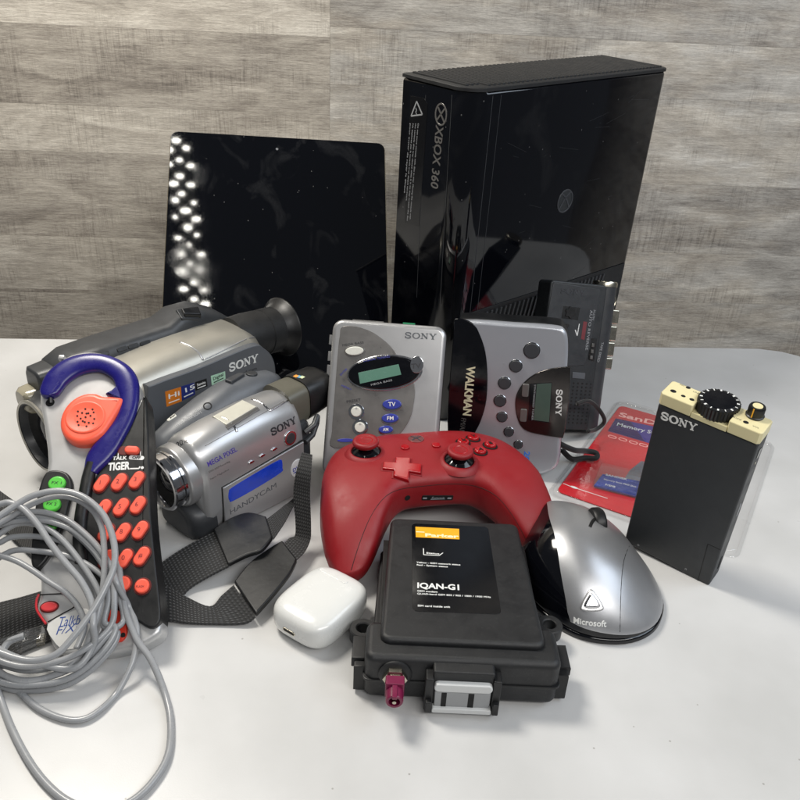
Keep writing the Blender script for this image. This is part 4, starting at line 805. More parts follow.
# ------------------------------------------------------------------ front camcorder
Mf = pose((-12.4, 41.0, .1), 50.5, 0, 1.7); M = Mf
zd = zf(140, 400, .2375); ze = zf(160, 370, .2125)
cf = thing('camcorder', M, 'small bright silver camcorder with blue sticker on its screen door', 'camcorder')
def csec(x, zf_, zb, top, bot, nt=2.4, nb=5, N=44):
    """section across the long axis: bottom squarer than the top"""
    out = []; cy = (top+bot)/2; cz = (zf_+zb)/2; w_ = (zf_-zb)/2
    for k in range(N):
        t = 2*math.pi*k/N; nn = nt if math.sin(t) > 0 else nb
        out.append((x, cy+(top-bot)/2*math.copysign(abs(math.sin(t))**(2/nn), math.sin(t)), cz+w_*math.copysign(abs(math.cos(t))**(2/nn), math.cos(t))))
    return out
bm = BM(); loft(bm, [csec(x, *v) for x, v in ((.55, (-.35, -4.1, 6.55, .3)), (.7, (-.1, -4.25, 6.8, .05)), (1.1, (.0, -4.4, 6.95, 0)), (3, (.02, -4.5, 7.15, 0)), (6, (.0, -4.5, 7.25, 0)), (8.6, (-.05, -4.5, 7.1, 0)), (9.2, (-.15, -4.4, 6.9, .05)), (9.4, (-.4, -4.2, 6.6, .3)))])
fb = finish('body', bm, 'silver', cf, M, sharp=180, wn=False)
LC = Vector((.1, 4.35, -2.3))
bm = BM(); lathe(bm, [(2.15, -1.2), (2.15, .1), (2.05, .25), (1.9, .3)], LC, (-1, 0, 0), 48); finish('lens_barrel', bm, 'silver', cf, M)
bm = BM(); lathe(bm, [(1.92, .2), (1.92, .5), (1.86, .56), (1.86, .72), (1.92, .78), (1.92, 1.15), (1.84, 1.25), (1.66, 1.25), (1.5, .9), (1.5, .5), (1.6, .3)], LC, (-1, 0, 0), 56); lr = finish('lens_ring', bm, 'chrome', cf, M)
bm = BM(); lathe(bm, [(1.62, 1.1), (1.5, .85), (1.1, .55), (1.0, .5), (0, .5)], LC, (-1, 0, 0), 44); finish('lens_inner', bm, 'hole', lr, M)
bm = BM(); lathe(bm, [(1.0, .52), (.8, .68), (.5, .78), (0, .82)], LC, (-1, 0, 0), 40); finish('lens_glass', bm, mat('coated_lens_glass', (10, 10, 22), .03, var=.3), lr, M, sharp=180)
bm = BM(); loft(bm, [csec(x, *v) for x, v in ((-.45, (-.8, -3.6, 2.2, .5)), (-.2, (-.35, -4.1, 2.55, .15)), (.3, (-.05, -4.4, 2.7, .0)), (1.35, (.03, -4.5, 2.6, -.02)))]); finish('lower_front', bm, 'dgrey', cf, M, sharp=60)
bm = BM(); loft(bm, [csec(x, *v) for x, v in ((.4, (-4.2, -6.0, 5.0, .6)), (1.2, (-3.9, -6.8, 5.7, .2)), (3, (-3.6, -7.3, 6.3, 0)), (5, (-3.5, -7.4, 6.9, 0)), (6.8, (-3.5, -7.3, 7.35, 0)), (9, (-3.5, -7.0, 7.3, 0)), (10.6, (-3.7, -6.6, 7.0, .1)), (11.2, (-3.9, -6.2, 6.6, .5)))]); gh = finish('grip_side', bm, 'mgrey', cf, M, sharp=180, wn=False)
# eyepiece
bm = BM(); loft(bm, [csec(x, *v, nt=3.5, nb=3.5) for x, v in ((9.0, (-.9, -4.0, 7.2, 3.6)), (10.2, (-.95, -3.95, 7.2, 3.9)), (10.9, (-1.0, -3.9, 7.15, 4.2)))]); ep = finish('eyepiece', bm, 'olive', cf, M, sharp=60)
bm = BM(); loft(bm, [csec(x, *v, nt=3.2, nb=3.2) for x, v in ((10.8, (-.9, -4.0, 7.28, 4.1)), (11.4, (-.85, -4.05, 7.3, 4.2)), (12.9, (-.95, -3.95, 7.25, 4.4)), (13.25, (-1.1, -3.8, 7.1, 4.55)), (13.3, (-1.4, -3.5, 6.8, 4.8)))]); eb = finish('eyepiece_end', bm, 'black', ep, M, sharp=60)
for i, (cn, cc) in enumerate((('orange_dash', (230, 150, 60)), ('blue_dash', (70, 150, 190)), ('pale_dash', (200, 210, 170)))):
    T, ln = surf(M, eb, (294.5+i*3, 375.5+i*.5), (298+i*3, 377+i*.5)); bm = BM(); prism(bm, [(0, -.16), (ln*.9, -.16), (ln*.9, .16), (0, .16)], 0, .01, .002, T=T); finish('colour_mark', bm, mat(cn, cc, .4), eb, M, wn=False)
bm = BM(); loft(bm, [csec(x, *v, nt=5, nb=5) for x, v in ((9.2, (-.4, -3.6, 5.0, .5)), (10.1, (-.5, -3.6, 4.9, .6)), (10.5, (-.8, -3.4, 4.6, .9)))]); finish('rear_battery', bm, 'dgrey', cf, M, sharp=50)
bm = BM(); tube(bm, [(9.6, 4.2, -.3), (10.3, 4.6, -.1), (10.9, 4.9, -.4), (11.0, 4.2, -.6), (10.4, 3.6, -.4), (9.6, 3.4, -.3)], .22, 10); finish('strap_hook', bm, 'dgrey', cf, M)
# screen door
dp = poly(M, .0, lambda *p: [(p[i], p[i+1]) for i in range(0, len(p), 2)], 224.5, 530, 222, 487.5, 302.5, 441, 303.5, 489)
bm = BM(); prism(bm, dp, -.1, .14, .06, 4); dr = finish('screen_door', bm, 'silver', cf, M)
bm = BM(); prism(bm, inset(dp, -.06), -.1, .03, .02); finish('door_gap', bm, 'hole', cf, M)
D0, D1, D2, D3 = [Vector(p) for p in dp]
def dmap(u, v): return tuple((D0*(1-u)+D3*u)*(1-v)+(D1*(1-u)+D2*u)*v)
bm = BM(); prism(bm, smooth([dmap(u, v) for u, v in ((.06, .66), (.05, .74), (.06, .86), (.1, .91), (.4, .93), (.6, .93), (.69, .91), (.71, .84), (.71, .72), (.69, .64), (.4, .6), (.1, .6))], 4), .13, .16, .01); finish('blue_sticker', bm, 'bluefilm', dr, M)
bm = BM(); textpx(bm, M, 'HANDYCAM', *zd(378, 484, 572, 368), .42, .14); finish('door_lettering', bm, 'mgrey', dr, M, wn=False)
bm = BM(); cc = Vector(dmap(.9, .55)); prism(bm, ell(cc.x, cc.y, .62, .72, 32), .13, .2, .05); db = finish('disc_badge', bm, 'lgrey', dr, M)
bm = BM(); text(bm, 'DVD', (cc.x-.46, cc.y-.12), .4, 3, .02, z=.2, fit=.92); prism(bm, ell(cc.x, cc.y-.25, .42, .06, 20), .19, .21, .005); finish('badge_print', bm, 'blueink', db, M, wn=False)
for a, b, s_, h_, m_, bo in (((208, 467), (237, 451), 'MEGA PIXEL', .42, 'purple', .015), ((209, 473), (230, 462), 'DVD-RAM Recording', .17, 'taupe', 0), ((210, 480), (229, 470), 'Super NightShot', .15, 'taupe', 0)):
    T, ln = surf(M, fb, a, b); bm = BM(); text(bm, s_, (0, 0), h_/.72*.8, fit=ln, T=T, bold=bo); finish('side_print', bm, m_, cf, M, wn=False)
T, ln = surf(M, fb, (272, 436), (296, 423)); bm = BM(); serif_word(bm, (0, 0), .5, ln, 0, 0, .03, T=T); finish('lettering', bm, 'darkink', cf, M, wn=False)
T, ln = surf(M, fb, (284, 441), (296, 435)); bm = BM(); prism(bm, ell(ln/2, 0, ln/2, ln/2, 26), -.1, .08, .05, T=T); pb = finish('play_button', bm, 'chrome', cf, M)
bm = BM(); prism(bm, ell(ln/2, 0, ln/2*.7, ln/2*.7, 24), 0, .11, .03, T=T); finish('button_core', bm, 'dgrey', pb, M)
for q in ((251, 462), (262, 455.5), (274, 449)):
    T, ln = surf(M, fb, (q[0]-3, q[1]+1.6), (q[0]+3, q[1]-1.6)); bm = BM(); prism(bm, ell(ln/2, 0, ln/2, .13, 18), -.1, .08, .05, T=T); finish('small_button', bm, 'chrome', cf, M)
T, ln = surf(M, fb, (178, 447), (188, 441)); bm = BM(); text(bm, '20x', (0, -.1), .55, fit=ln, T=T, bold=.01); finish('zoom_print', bm, 'darkink', cf, M, wn=False)
T, ln = surf(M, fb, (225, 425), (255, 407)); bm = BM(); prism(bm, [(0, -.1), (ln, -.1), (ln, 1.15), (0, 1.15)], -.1, .12, .05, T=T); fl = finish('flash_cover', bm, mat('pearl_cover', (196, 194, 182), .35, metal=.2), cf, M)
bm = BM(); prism(bm, [(-.08, -.38), (ln+.08, -.38), (ln+.08, -.12), (-.08, -.12)], -.1, .08, .04, T=T); finish('cover_trim', bm, 'taupe', fl, M)
sline('chrome_arc', cf, fb, [(219, 416), (228, 420), (234, 426), (237, 432)], .22, 'chrome', .05)
sline('chrome_arc', cf, fb, [(251, 399), (260, 402), (266, 407), (270, 411)], .2, 'chrome', .05)
sline('chrome_arc', cf, fb, [(270, 411), (280, 405), (292, 398)], .14, 'chrome', .05)
sline('top_seam', cf, fb, [(205, 446), (232, 431), (260, 415), (284, 401)], .05, 'taupe')
T, ln = surf(M, gh, (159, 427), (176, 415)); bm = BM(); prism(bm, rrect(0, ln, -.2, .28, .12), -.1, .05, .03, T=T); ea = finish('easy_button', bm, 'offwhite', cf, M)
bm = BM(); text(bm, 'EASY', (.25, -.1), .3, T=T, z=.05, fit=ln*.6, bold=.02); finish('button_print', bm, 'darkink', ea, M, wn=False)
bm = BM()
for a, b, s_ in (((176, 427), (202, 413), 'ON OFF COLOR SLOW S'), ((183, 420), (203, 408), 'SUPER NS PLUS')):
    T, ln = surf(M, gh, a, b); text(bm, s_, (0, 0), .24, T=T, fit=ln, bold=.01)
finish('grip_print', bm, 'greyink', cf, M, wn=False)
T, ln = surf(M, gh, (204, 408), (211, 404)); bm = BM(); ringm(bm, ell(ln/2, 0, .3), ell(ln/2, 0, .22), -.02, .03, .01); [setattr(v, 'co', T(v.co.copy())) for v in bm.verts]; finish('button_rim', bm, 'hole', cf, M, wn=False)
T, ln = surf(M, gh, (228, 383), (242, 375)); bm = BM(); prism(bm, rrect(0, ln, -.3, .3, .1), -.1, .22, .08, T=T); finish('zoom_lever', bm, 'btngrey', cf, M)
T, ln = surf(M, gh, (247, 377), (256, 372)); bm = BM(); prism(bm, ell(ln/2, 0, .42), -.1, .12, .06, T=T); finish('photo_button', bm, 'dgrey', cf, M)

# ------------------------------------------------------------------ back camcorder
M = pose((-21.5, 44.5, .1), 50, 0, 0); zg = zf(140, 290, .2375); zh = zf(0, 290, .4)
cb_ = thing('camcorder', M, 'large grey camcorder with coloured stickers, behind the small silver one', 'camcorder')
bm = BM(); loft(bm, [csec(x, *v, nt=3.2) for x, v in ((.6, (-.8, -6.0, 7.1, .6)), (1.2, (-.2, -6.6, 7.6, .1)), (4, (0, -6.8, 8.0, 0)), (9, (0, -6.8, 8.4, 0)), (13, (0, -6.8, 8.5, 0)), (15.6, (-.1, -6.7, 8.3, 0)), (16.8, (-.6, -6.6, 7.6, .3)), (17.3, (-1.2, -6, 6.6, .9)))]); bb = finish('body', bm, 'champ', cb_, M, sharp=180, wn=False)
sp = poly(M, .03, zg, 30, 430, 60, 395, 250, 325, 470, 235, 520, 245, 560, 290, 570, 380, 560, 600, 100, 700, 40, 640)
bm = BM(); prism(bm, smooth(sp, 4), -.5, .12, .12, 4); sd_ = finish('side_panel', bm, 'mgrey', cb_, M)
for q, m_, s_ in (((105, 428, 172, 408, 176, 468, 112, 492), 'orstick', 'Hi'), ((172, 406, 228, 390, 232, 440, 177, 466), 'navystick', '15'), ((232, 388, 280, 372, 284, 405, 234, 424), 'black', 'Stamina'), ((298, 362, 358, 342, 360, 374, 302, 402), 'mintstick', 'Digital')):
    zt_ = .12; bm = BM(); pq = poly(M, zt_, zg, *q); prism(bm, pq, zt_-.01, zt_+.015, .004); st = finish('sticker', bm, m_, sd_, M)
    bm = BM(); a = Vector(pq[3]); b = Vector(pq[2]); v = b-a; up_ = Vector(pq[0])-a; p = a+v*.12+up_*.45; text(bm, s_, p, .5*up_.length/.9*.8, math.degrees(math.atan2(v.y, v.x)), .01, z=zt_+.015, fit=v.length*.72); stroke(bm, a+v*.15+up_*.2, a+v*.85+up_*.2, .08, zt_+.015, .008); finish('sticker_print', bm, 'white' if m_ != 'mintstick' else 'darkink', st, M, wn=False)
bm = BM(); a = Vector(local(M, *zg(376, 345)[0], .12)); b = Vector(local(M, *zg(495, 302)[0], .12)); serif_word(bm, a, .68, (b-a).length, math.degrees(math.atan2(b.y-a.y, b.x-a.x)), .12, .03); finish('lettering', bm, 'white', sd_, M, wn=False)
bm = BM(); textpx(bm, M, 'Handycam', *zg(405, 368, 490, 336), .3, .12); finish('side_print', bm, 'darkink', sd_, M, wn=False)
# dark tape side along the far top
bm = BM(); loft(bm, [csec(x, *v, nt=5, nb=5) for x, v in ((1.6, (-4.6, -7.0, 7.9, 1.0)), (2.0, (-4.2, -7.4, 8.4, .4)), (3.2, (-3.9, -7.6, 8.9, .2)), (6, (-3.8, -7.7, 9.0, .2)), (11.0, (-3.8, -7.7, 9.05, .2)), (12.2, (-3.9, -7.6, 9.6, .2)), (14.0, (-4.0, -7.5, 9.6, .2)), (15.7, (-4.1, -7.3, 8.8, .3)), (17, (-4.4, -7.0, 7.8, .8)))]); td = finish('tape_side', bm, 'dgrey', cb_, M, sharp=50, wn=False)
for q in ((122, 349), (133, 346), (145, 343), (104, 354)):
    T, ln = surf(M, td, (q[0]-5, q[1]+1.5), (q[0]+5, q[1]-1.5)); bm = BM(); prism(bm, rrect(0, ln, -.16, .16, .1), -.1, .07, .04, T=T); finish('top_button', bm, 'black', cb_, M)
T, ln = surf(M, td, (178, 314), (196, 311)); bm = BM(); prism(bm, rrect(0, ln, -.7, .5, .1), -.1, .18, .08, T=T); zl = finish('zoom_plate', bm, 'dgrey', cb_, M)
bm = BM(); prism(bm, rrect(.3, ln+.2, -.55, .1, .1), .1, .42, .1, T=T); finish('zoom_lever', bm, 'black', zl, M)
sline('shell_seam', cb_, td, [(136, 356), (160, 349), (190, 339), (218, 328)], .09, 'hole')
# silver shoulder piece with arc edge
sline('shoulder_arc', cb_, bb, [(180, 342), (190, 346), (198, 352), (203, 360)], .24, 'silver', .06)
sline('shoulder_edge', cb_, bb, [(203, 360), (222, 351), (246, 339), (256, 337)], .12, 'silver', .05)
# lens
LC = Vector((.9, 4.1, -4.1))
bm = BM(); lathe(bm, [(3.0, -.6), (3.05, .2), (2.95, .5), (2.8, .6), (2.6, .9), (2.6, 1.35), (2.5, 1.45), (2.35, 1.45), (2.2, 1.0), (2.0, .4)], LC, (-1, 0, 0), 56); lr = finish('lens_hood', bm, 'dgrey', cb_, M)
bm = BM(); lathe(bm, [(2.62, 1.3), (2.66, 1.46), (2.55, 1.56), (2.42, 1.5)], LC, (-1, 0, 0), 56); finish('lens_rim', bm, 'champ', lr, M)
bm = BM(); lathe(bm, [(2.36, 1.2), (2.1, .8), (1.7, .5), (0, .45)], LC, (-1, 0, 0), 48); finish('lens_inner', bm, 'hole', lr, M)
bm = BM(); lathe(bm, [(1.6, .5), (1.2, .75), (.6, .92), (0, .96)], LC, (-1, 0, 0), 40); finish('lens_glass', bm, bpy.data.materials['coated_lens_glass'], lr, M, sharp=180)
bm = BM(); loft(bm, [csec(x, *v, nt=4, nb=4) for x, v in ((.6, (-5.0, -6.7, 8.0, 6.6)), (.8, (-4.8, -7.0, 8.2, 6.4)), (2.2, (-4.6, -7.2, 8.3, 6.0)))]); finish('front_lamp', bm, 'dgrey', cb_, M, sharp=50)
bm = BM(); loft(bm, [csec(x, *v, nt=3, nb=3) for x, v in ((-.3, (-5.6, -6.9, 6.6, 5.4)), (0, (-5.3, -7.2, 6.8, 5.0)), (1.2, (-5, -7.4, 6.9, 4.6)))]); finish('front_sensor', bm, mat('smoked_lens_cover', (150, 144, 126), .15), cb_, M, sharp=50)
# eyepiece with rubber cup
ax0 = Vector((16.6, 6.55, -3.4)); 
bm = BM(); lathe(bm, [(0, -.8), (1.9, -.8), (2.0, .6), (1.95, 2.0), (1.87, 2.05), (1.87, 2.3), (1.95, 2.35), (1.95, 3.6), (1.85, 3.7), (0, 3.7)], ax0, (1, -.06, 0), 44, sx=1.0, sy=1.0); ep = finish('eyepiece', bm, 'blackm', cb_, M)
bm = BM(); lathe(bm, [(1.85, 3.5), (2.0, 3.9), (2.25, 4.3), (2.5, 4.5), (2.56, 4.62), (2.46, 4.7), (2.2, 4.6), (1.8, 4.2), (0, 4.0)], ax0, (1, -.06, 0), 48, sx=1.0); finish('rubber_cup', bm, 'black', ep, M, sharp=80)

# ------------------------------------------------------------------ toy phone with hook
Mt = pose((-13, 30.9, 1.35), 0, 55, 0); M = Mt; z3c = zf(30, 340, .175); z2c = zf(0, 440, .25)
ty = thing('toy_phone', M, 'silver and black toy phone with navy hook, orange speaker and number keys', 'toy phone')
def px_(*p): return [(p[i], p[i+1]) for i in range(0, len(p), 2)]
bm = BM(); ol = smooth(poly(M, 0, px_, 47, 462, 43, 425, 39, 400, 41, 384, 47, 372, 56, 362, 70, 354, 88, 350.5, 105, 353, 121, 361, 133, 374, 139, 388, 141, 398, 142, 404, 145, 440, 146, 470, 148, 515, 153, 565, 160, 612, 161, 632, 150, 642, 135, 648, 100, 656, 64, 656, 50, 642, 46, 625, 36, 609, 39, 594, 39, 575, 36, 555, 37, 520, 41, 490), 3)
prism(bm, ol, -1.7, 0, .35, 5, bot=True); sb = finish('body', bm, 'lightsilver', ty, M)
bm = BM(); ol = smooth(poly(M, .0, px_, 144.5, 399, 138, 414, 129, 432, 115, 451, 101, 472, 94, 488, 89, 512, 85, 540, 88, 570, 103, 598, 120, 612, 137, 621, 150, 629, 159, 626, 162, 612, 157, 565, 152, 515, 150.5, 465, 150, 438, 147.5, 402), 3)
prism(bm, ol, -1.45, .32, .13, 4); kp = finish('keypad_panel', bm, 'black', ty, M); ZK = .32
bm = BM(); q = px_(143, 400, 134, 417, 125, 433, 111, 452, 97, 472, 90.5, 487, 86, 508, 82, 535)
P = [Vector((*local(M, *p, .2), .18)) for p in smooth([Vector(a) for a in q], 5, False)]; tube(bm, P, .1, 8); finish('silver_edge', bm, 'silver', ty, M, sharp=180)
def band(bm, spine, zc, hz, n=16):
    """flattened tube in the plane of the face; spine = (spot, half width in picture units)"""
    P = [(Vector(local(M, x, y, zc)), r) for x, y, r in smooth([Vector(v) for v in spine], 5, False)]; R = []
    for i, (p, r) in enumerate(P):
        d = (P[min(i+1, len(P)-1)][0]-P[max(i-1, 0)][0]).normalized(); nn = Vector((-d.y, d.x)); r = r*.078
        R.append([(p.x+nn.x*r*math.copysign(abs(math.cos(t))**.8, math.cos(t)), p.y+nn.y*r*math.copysign(abs(math.cos(t))**.8, math.cos(t)), zc+hz*math.copysign(abs(math.sin(t))**.8, math.sin(t))) for t in [2*math.pi*k/n for k in range(n)]])
    loft(bm, R)
bm = BM(); band(bm, [(48.8, 397.5, 1.5), (48.9, 397, 4.2), (49.2, 395.5, 6.4), (50, 393, 7.8), (51.8, 388.5, 8.8), (57, 379.5, 9.8), (66, 371.5, 10), (77, 366, 9.4), (90, 363.2, 8.6), (103, 363.8, 7.8), (114, 368, 8), (123, 375, 8.4), (127.5, 385, 9), (129.5, 396, 7.8), (129, 408, 7), (124, 422, 7), (116, 435, 8), (107, 447, 9.5), (98, 459, 9), (93, 468, 6.5), (91, 473, 5)], .3, .34)
hko = finish('hook', bm, 'navy', ty, M, sharp=180, wn=False)
bm = BM(); prism(bm, smooth(poly(M, .3, px_, 106, 394.5, 112, 391, 118, 386, 126, 384, 130, 395, 126, 404, 120, 401, 113, 398), 3), -.1, .5, .15, 4); finish('hook_web', bm, 'navy', hko, M)
bm = BM(); P = [Vector((*local(M, *p, .25), .3)) for p in px_(93, 464, 89, 477, 86, 492, 82, 515, 80, 540, 82, 562)]; tube(bm, smooth(P, 4, False), .38, 14); finish('rubber_sleeve', bm, 'black', ty, M, sharp=60)
# the hole beside the hook tip
c = local(M, *z3c(115, 358)[0], .0); bm = BM(); prism(bm, ell(*c, .27, n=20), -.02, .012, .004); finish('peg_hole', bm, 'hole', ty, M)
bm = BM(); a_, b__ = poly(M, .3, z3c, 118, 300, 112, 350); tube(bm, [(*a_, .35), (*b__, .1)], .13, 8); finish('peg', bm, 'black', ty, M)
for q in ((180, 100), (525, 535)): 
    c = local(M, *z3c(*q)[0], .3); bm = BM(); box(bm, c[0]-.17, c[0]+.17, c[1]-.14, c[1]+.14, .0, .4, .05); finish('clip', bm, 'silver', ty, M)
# orange speaker
c = Vector(local(M, 87, 419, .5)); e_ = Vector(local(M, 61, 419, .5)); R_ = (e_-c).length; cy_ = Vector(local(M, 87, 394, .5)); Ry = (cy_-c).length
lobe = [(c.x+R_*math.cos(rad(a)), c.y+Ry*math.sin(rad(a))) for a in range(65, 345, 14)] + [(c.x+R_*1.08, c.y+Ry*.05), (c.x+R_*1.26, c.y+Ry*.62), (c.x+R_*1.2, c.y+Ry*.86), (c.x+R_*.8, c.y+Ry*.9)]
bm = BM(); prism(bm, smooth(lobe, 3), -.1, .75, .35, 5); so = finish('speaker', bm, 'orange', ty, M)
bm = BM(); sx_ = Ry/R_
lathe(bm, [(R_*.70, -.02), (R_*.68, .04), (R_*.62, .05), (R_*.54, -.0), (R_*.3, -.03), (0, -.04)], (c.x-.02, c.y, .77), (0, 0, 1), 40, sx=1, sy=sx_, rot=0); finish('speaker_dish', bm, 'orange', so, M, sharp=180)
bm = BM()
for i, j in ((0, 0), (1, .4), (-1, -.4), (.4, 1), (-.4, -1), (1.5, 1.3), (-1.5, -1.2), (-1, 1), (1, -1.3), (-.5, 2), (.7, -2.2), (-1.9, .2), (2, -.3), (1.1, 2), (-1.1, -2), (0, .9), (.1, -1.2), (-2, 1.3), (2, -1.4)):
    prism(bm, ell(c.x+i*.27, c.y+j*.27, .06, n=8), .7, .785, .004, 1)
finish('speaker_holes', bm, 'hole', so, M, wn=False)
# keys
def key(px, py, ch, L=1.0, ang=62, w_=.3, name='number_key'):
    c = Vector(local(M, px, py, ZK)); u = Vector((math.cos(rad(ang)), math.sin(rad(ang))))
    def cap(r, l): return [tuple(c+u*(l-r)*s_+Vector((math.cos(rad(t+ang-90)), math.sin(rad(t+ang-90))))*r) for s_, rg in ((1, range(0, 181, 20)), (-1, range(180, 361, 20))) for t in rg]
    bm = BM(); prism(bm, cap(w_+.09, L/2+.09), ZK-.02, ZK+.03, .02); ww = finish('key_well', bm, mat('dark_red_well', (92, 16, 14), .5) if 'dark_red_well' not in bpy.data.materials else bpy.data.materials['dark_red_well'], kp, M)
    bm = BM(); prism(bm, cap(w_, L/2), ZK, ZK+.2, .1, 4); k_ = finish(name, bm, 'orangek', kp, M)
    if ch: bm = BM(); text(bm, ch, (c.x-.13*len(ch)**.5, c.y-.13), .38 if len(ch) == 1 else .18, 5, z=ZK+.2, fit=None if len(ch) == 1 else .42); finish('key_print', bm, mat('brick_print', (120, 40, 44), .5) if 'brick_print' not in bpy.data.materials else bpy.data.materials['brick_print'], kp, M, wn=False)
for x, y, ch in ((408, 175, '1'), (478, 170, '2'), (548, 162, '3'), (415, 275, '4'), (486, 270, '5'), (553, 262, '6'), (425, 372, '7'), (492, 370, '8'), (562, 362, '9'), (430, 478, '*'), (500, 475, '0'), (568, 466, '#')): key(*z2c(x, y)[0], ch, 1.12, 66, .32)
c_ = z2c(570, 586)[0]; key(*c_, 'FLASH', .82, 90, .40, 'round_key'); key(*z2c(494, 576)[0], '', .82, 90, .40, 'round_key')
c = Vector(local(M, *z2c(522, 44)[0], ZK)); bm = BM(); prism(bm, rrect(c.x-.75, c.x+.6, c.y-.28, c.y+.28, .27), ZK-.02, ZK+.03, .02); finish('switch_well', bm, bpy.data.materials['dark_red_well'], kp, M)
bm = BM(); prism(bm, rrect(c.x-.3, c.x+.55, c.y-.24, c.y+.24, .23), ZK, ZK+.3, .12, 4); finish('talk_switch', bm, 'orangek', kp, M)
bm = BM(); textpx(bm, M, 'TALK', *z2c(450, 80, 508, 78), .22, ZK, .03); q = poly(M, ZK, z2c, 472, 68, 474, 48, 480, 46); stroke(bm, q[0], q[1], .05, ZK); q = poly(M, ZK, z2c, 562, 62, 562, 44); stroke(bm, q[0], q[1], .05, ZK)
textpx(bm, M, 'TIGER', *z2c(432, 122, 520, 116), .48, ZK, .04); q = poly(M, ZK, z2c, 520, 115, 556, 114, 560, 106); stroke(bm, q[0], q[1], .08, ZK); stroke(bm, q[1], q[2], .08, ZK); prism(bm, ell(*local(M, *z2c(569, 111)[0], ZK), .09, n=12), ZK, ZK+.01, .003)
finish('panel_print', bm, 'white', kp, M, wn=False)
bm = BM(); q = Vector(local(M, *z2c(546, 71)[0], ZK)); prism(bm, rrect(q.x-.45, q.x+.45, q.y-.13, q.y+.13, .12), ZK, ZK+.014, .004); op = finish('off_plate', bm, 'white', kp, M)
bm = BM(); text(bm, 'OFF', (q.x-.25, q.y-.08), .24, z=ZK+.014, bold=.03, fit=.5); finish('off_print', bm, 'darkink', op, M, wn=False)
# black strip with green buttons
bm = BM(); gs = smooth(poly(M, .1, px_, 41, 487, 47, 474, 57, 471, 68, 474, 73.5, 484, 71, 500, 65, 524, 57, 545, 47, 562, 38, 570, 33, 566, 32, 552, 34, 525, 37, 505), 3); prism(bm, gs, -.6, .35, .15, 4); gp_ = finish('green_button_strip', bm, 'black', ty, M)
for q, s_ in (((57.5, 484), 'FX 1'), ((52.5, 505), 'FX 2'), ((49, 525), 'FX 3')):
    c = local(M, *q, .35); bm = BM(); prism(bm, ell(*c, .5, .44, 26, 0), .33, .55, .12, 4); g_ = finish('green_button', bm, 'green', gp_, M)
    bm = BM(); text(bm, s_, (c[0]-.28, c[1]-.08), .24, 0, z=.55, fit=.56); finish('button_print', bm, 'darkink', g_, M, wn=False)
# lower left plate with red button and handwriting
c = local(M, 49.5, 607, .0); bm = BM(); prism(bm, ell(*c, .52, .33, 26, 8), -.01, .03, .01); finish('button_rim', bm, bpy.data.materials['dark_red_well'], ty, M)
bm = BM(); prism(bm, ell(*c, .44, .26, 26, 8), 0, .14, .08); finish('record_button', bm, mat('rose_button', (206, 62, 66), .4), ty, M)
bm = BM(); q = poly(M, 0, px_, 48, 624, 76, 610, 90, 612, 92, 640, 66, 650, 53, 640); prism(bm, smooth(q, 3), -.05, .03, .02); stp = finish('paper_label', bm, mat('label_paper', (206, 206, 204), .55), ty, M)
bm = BM(); T_, an, ln = line2(M, (57, 627), (92, 624), .03); text(bm, 'Talkback', T_, .75, an+2, -.004, z=.03, shear=.35, fit=ln); T_, an, ln = line2(M, (55, 635), (88, 630), .03); text(bm, 'F/X+', T_, .62, an+2, -.002, z=.03, shear=.35, fit=ln*.8); finish('handwriting', bm, mat('blue_pen_ink', (40, 74, 150), .5), stp, M, wn=False)
bm = BM(); q = [Vector((*local(M, a, b), .02)) for a, b in smooth([Vector(v) for v in px_(40, 595, 55, 594, 68, 594, 75, 599, 74, 607, 62, 614, 48, 622)], 4, False)]; tube(bm, q, .035, 6); finish('plate_seam', bm, 'hole', ty, M, sharp=180)
bm = BM(); q = [Vector((*local(M, a, b), -.02)) for a, b in smooth([Vector(v) for v in px_(39, 594, 36.5, 600, 36.5, 609, 41, 617, 46, 624)], 4, False)]; tube(bm, q, .07, 6); finish('red_trim', bm, mat('red_trim', (190, 40, 50), .4), ty, M, sharp=180)
bm = BM(); q = poly(M, 0, px_, 101, 600, 112, 606, 124, 614, 128, 632, 122, 642, 110, 640, 100, 625); prism(bm, smooth(q, 3), -.1, .22, .1); oc = finish('orange_clip', bm, mat('deep_orange_plastic', (214, 52, 30), .4), ty, M)
bm = BM(); prism(bm, ell(*local(M, 123, 635, .22), .13, n=16), .2, .23, .005); finish('clip_hole', bm, 'hole', oc, M)

# ------------------------------------------------------------------ grey cable coil
ptoy = Mt.translation; ntoy = (Mt.to_3x3() @ Vector((0, 0, 1))).normalized()
def near(px, py, o, ztab=.22):
    """on the slope of the toy raised by o, or on the table where that is nearer"""
    d = ray(px, py); t1 = (ptoy+ntoy*o-CO).dot(ntoy)/d.dot(ntoy); t2 = (ztab-CO.z)/d.z; return CO+d*min(t1, t2)
Z5 = zf(0, 480, .1625); ZB = zf(0, 600, .25)
S1 = px_(*[v for p in Z5(0, 420, 120, 140, 230, 85, 380, 70, 520, 110, 640, 220, 700, 380, 700, 530, 640, 670, 590, 790) for v in p])
def F_(z, *p): return z(*p)
T1 = F_(Z5, -100, 300, 120, 140, 240, 85, 380, 68, 520, 108, 640, 220, 700, 380, 702, 530, 645, 670, 560, 820, 430, 990, 330, 1080, 180, 1110, 0, 1060, -120, 980)
T2 = F_(Z5, -80, 320, 60, 230, 195, 150, 330, 104, 450, 112, 560, 178, 622, 280, 640, 400, 642, 540, 632, 680, 600, 830, 560, 940)
T3 = F_(Z5, -100, 170, 0, 148, 60, 140, 140, 175, 230, 270, 310, 390, 400, 505, 500, 625, 565, 760, 575, 900)
T4 = F_(Z5, -120, 300, 60, 215, 190, 195, 290, 202, 400, 238, 500, 310, 600, 410, 680, 530, 722, 640)
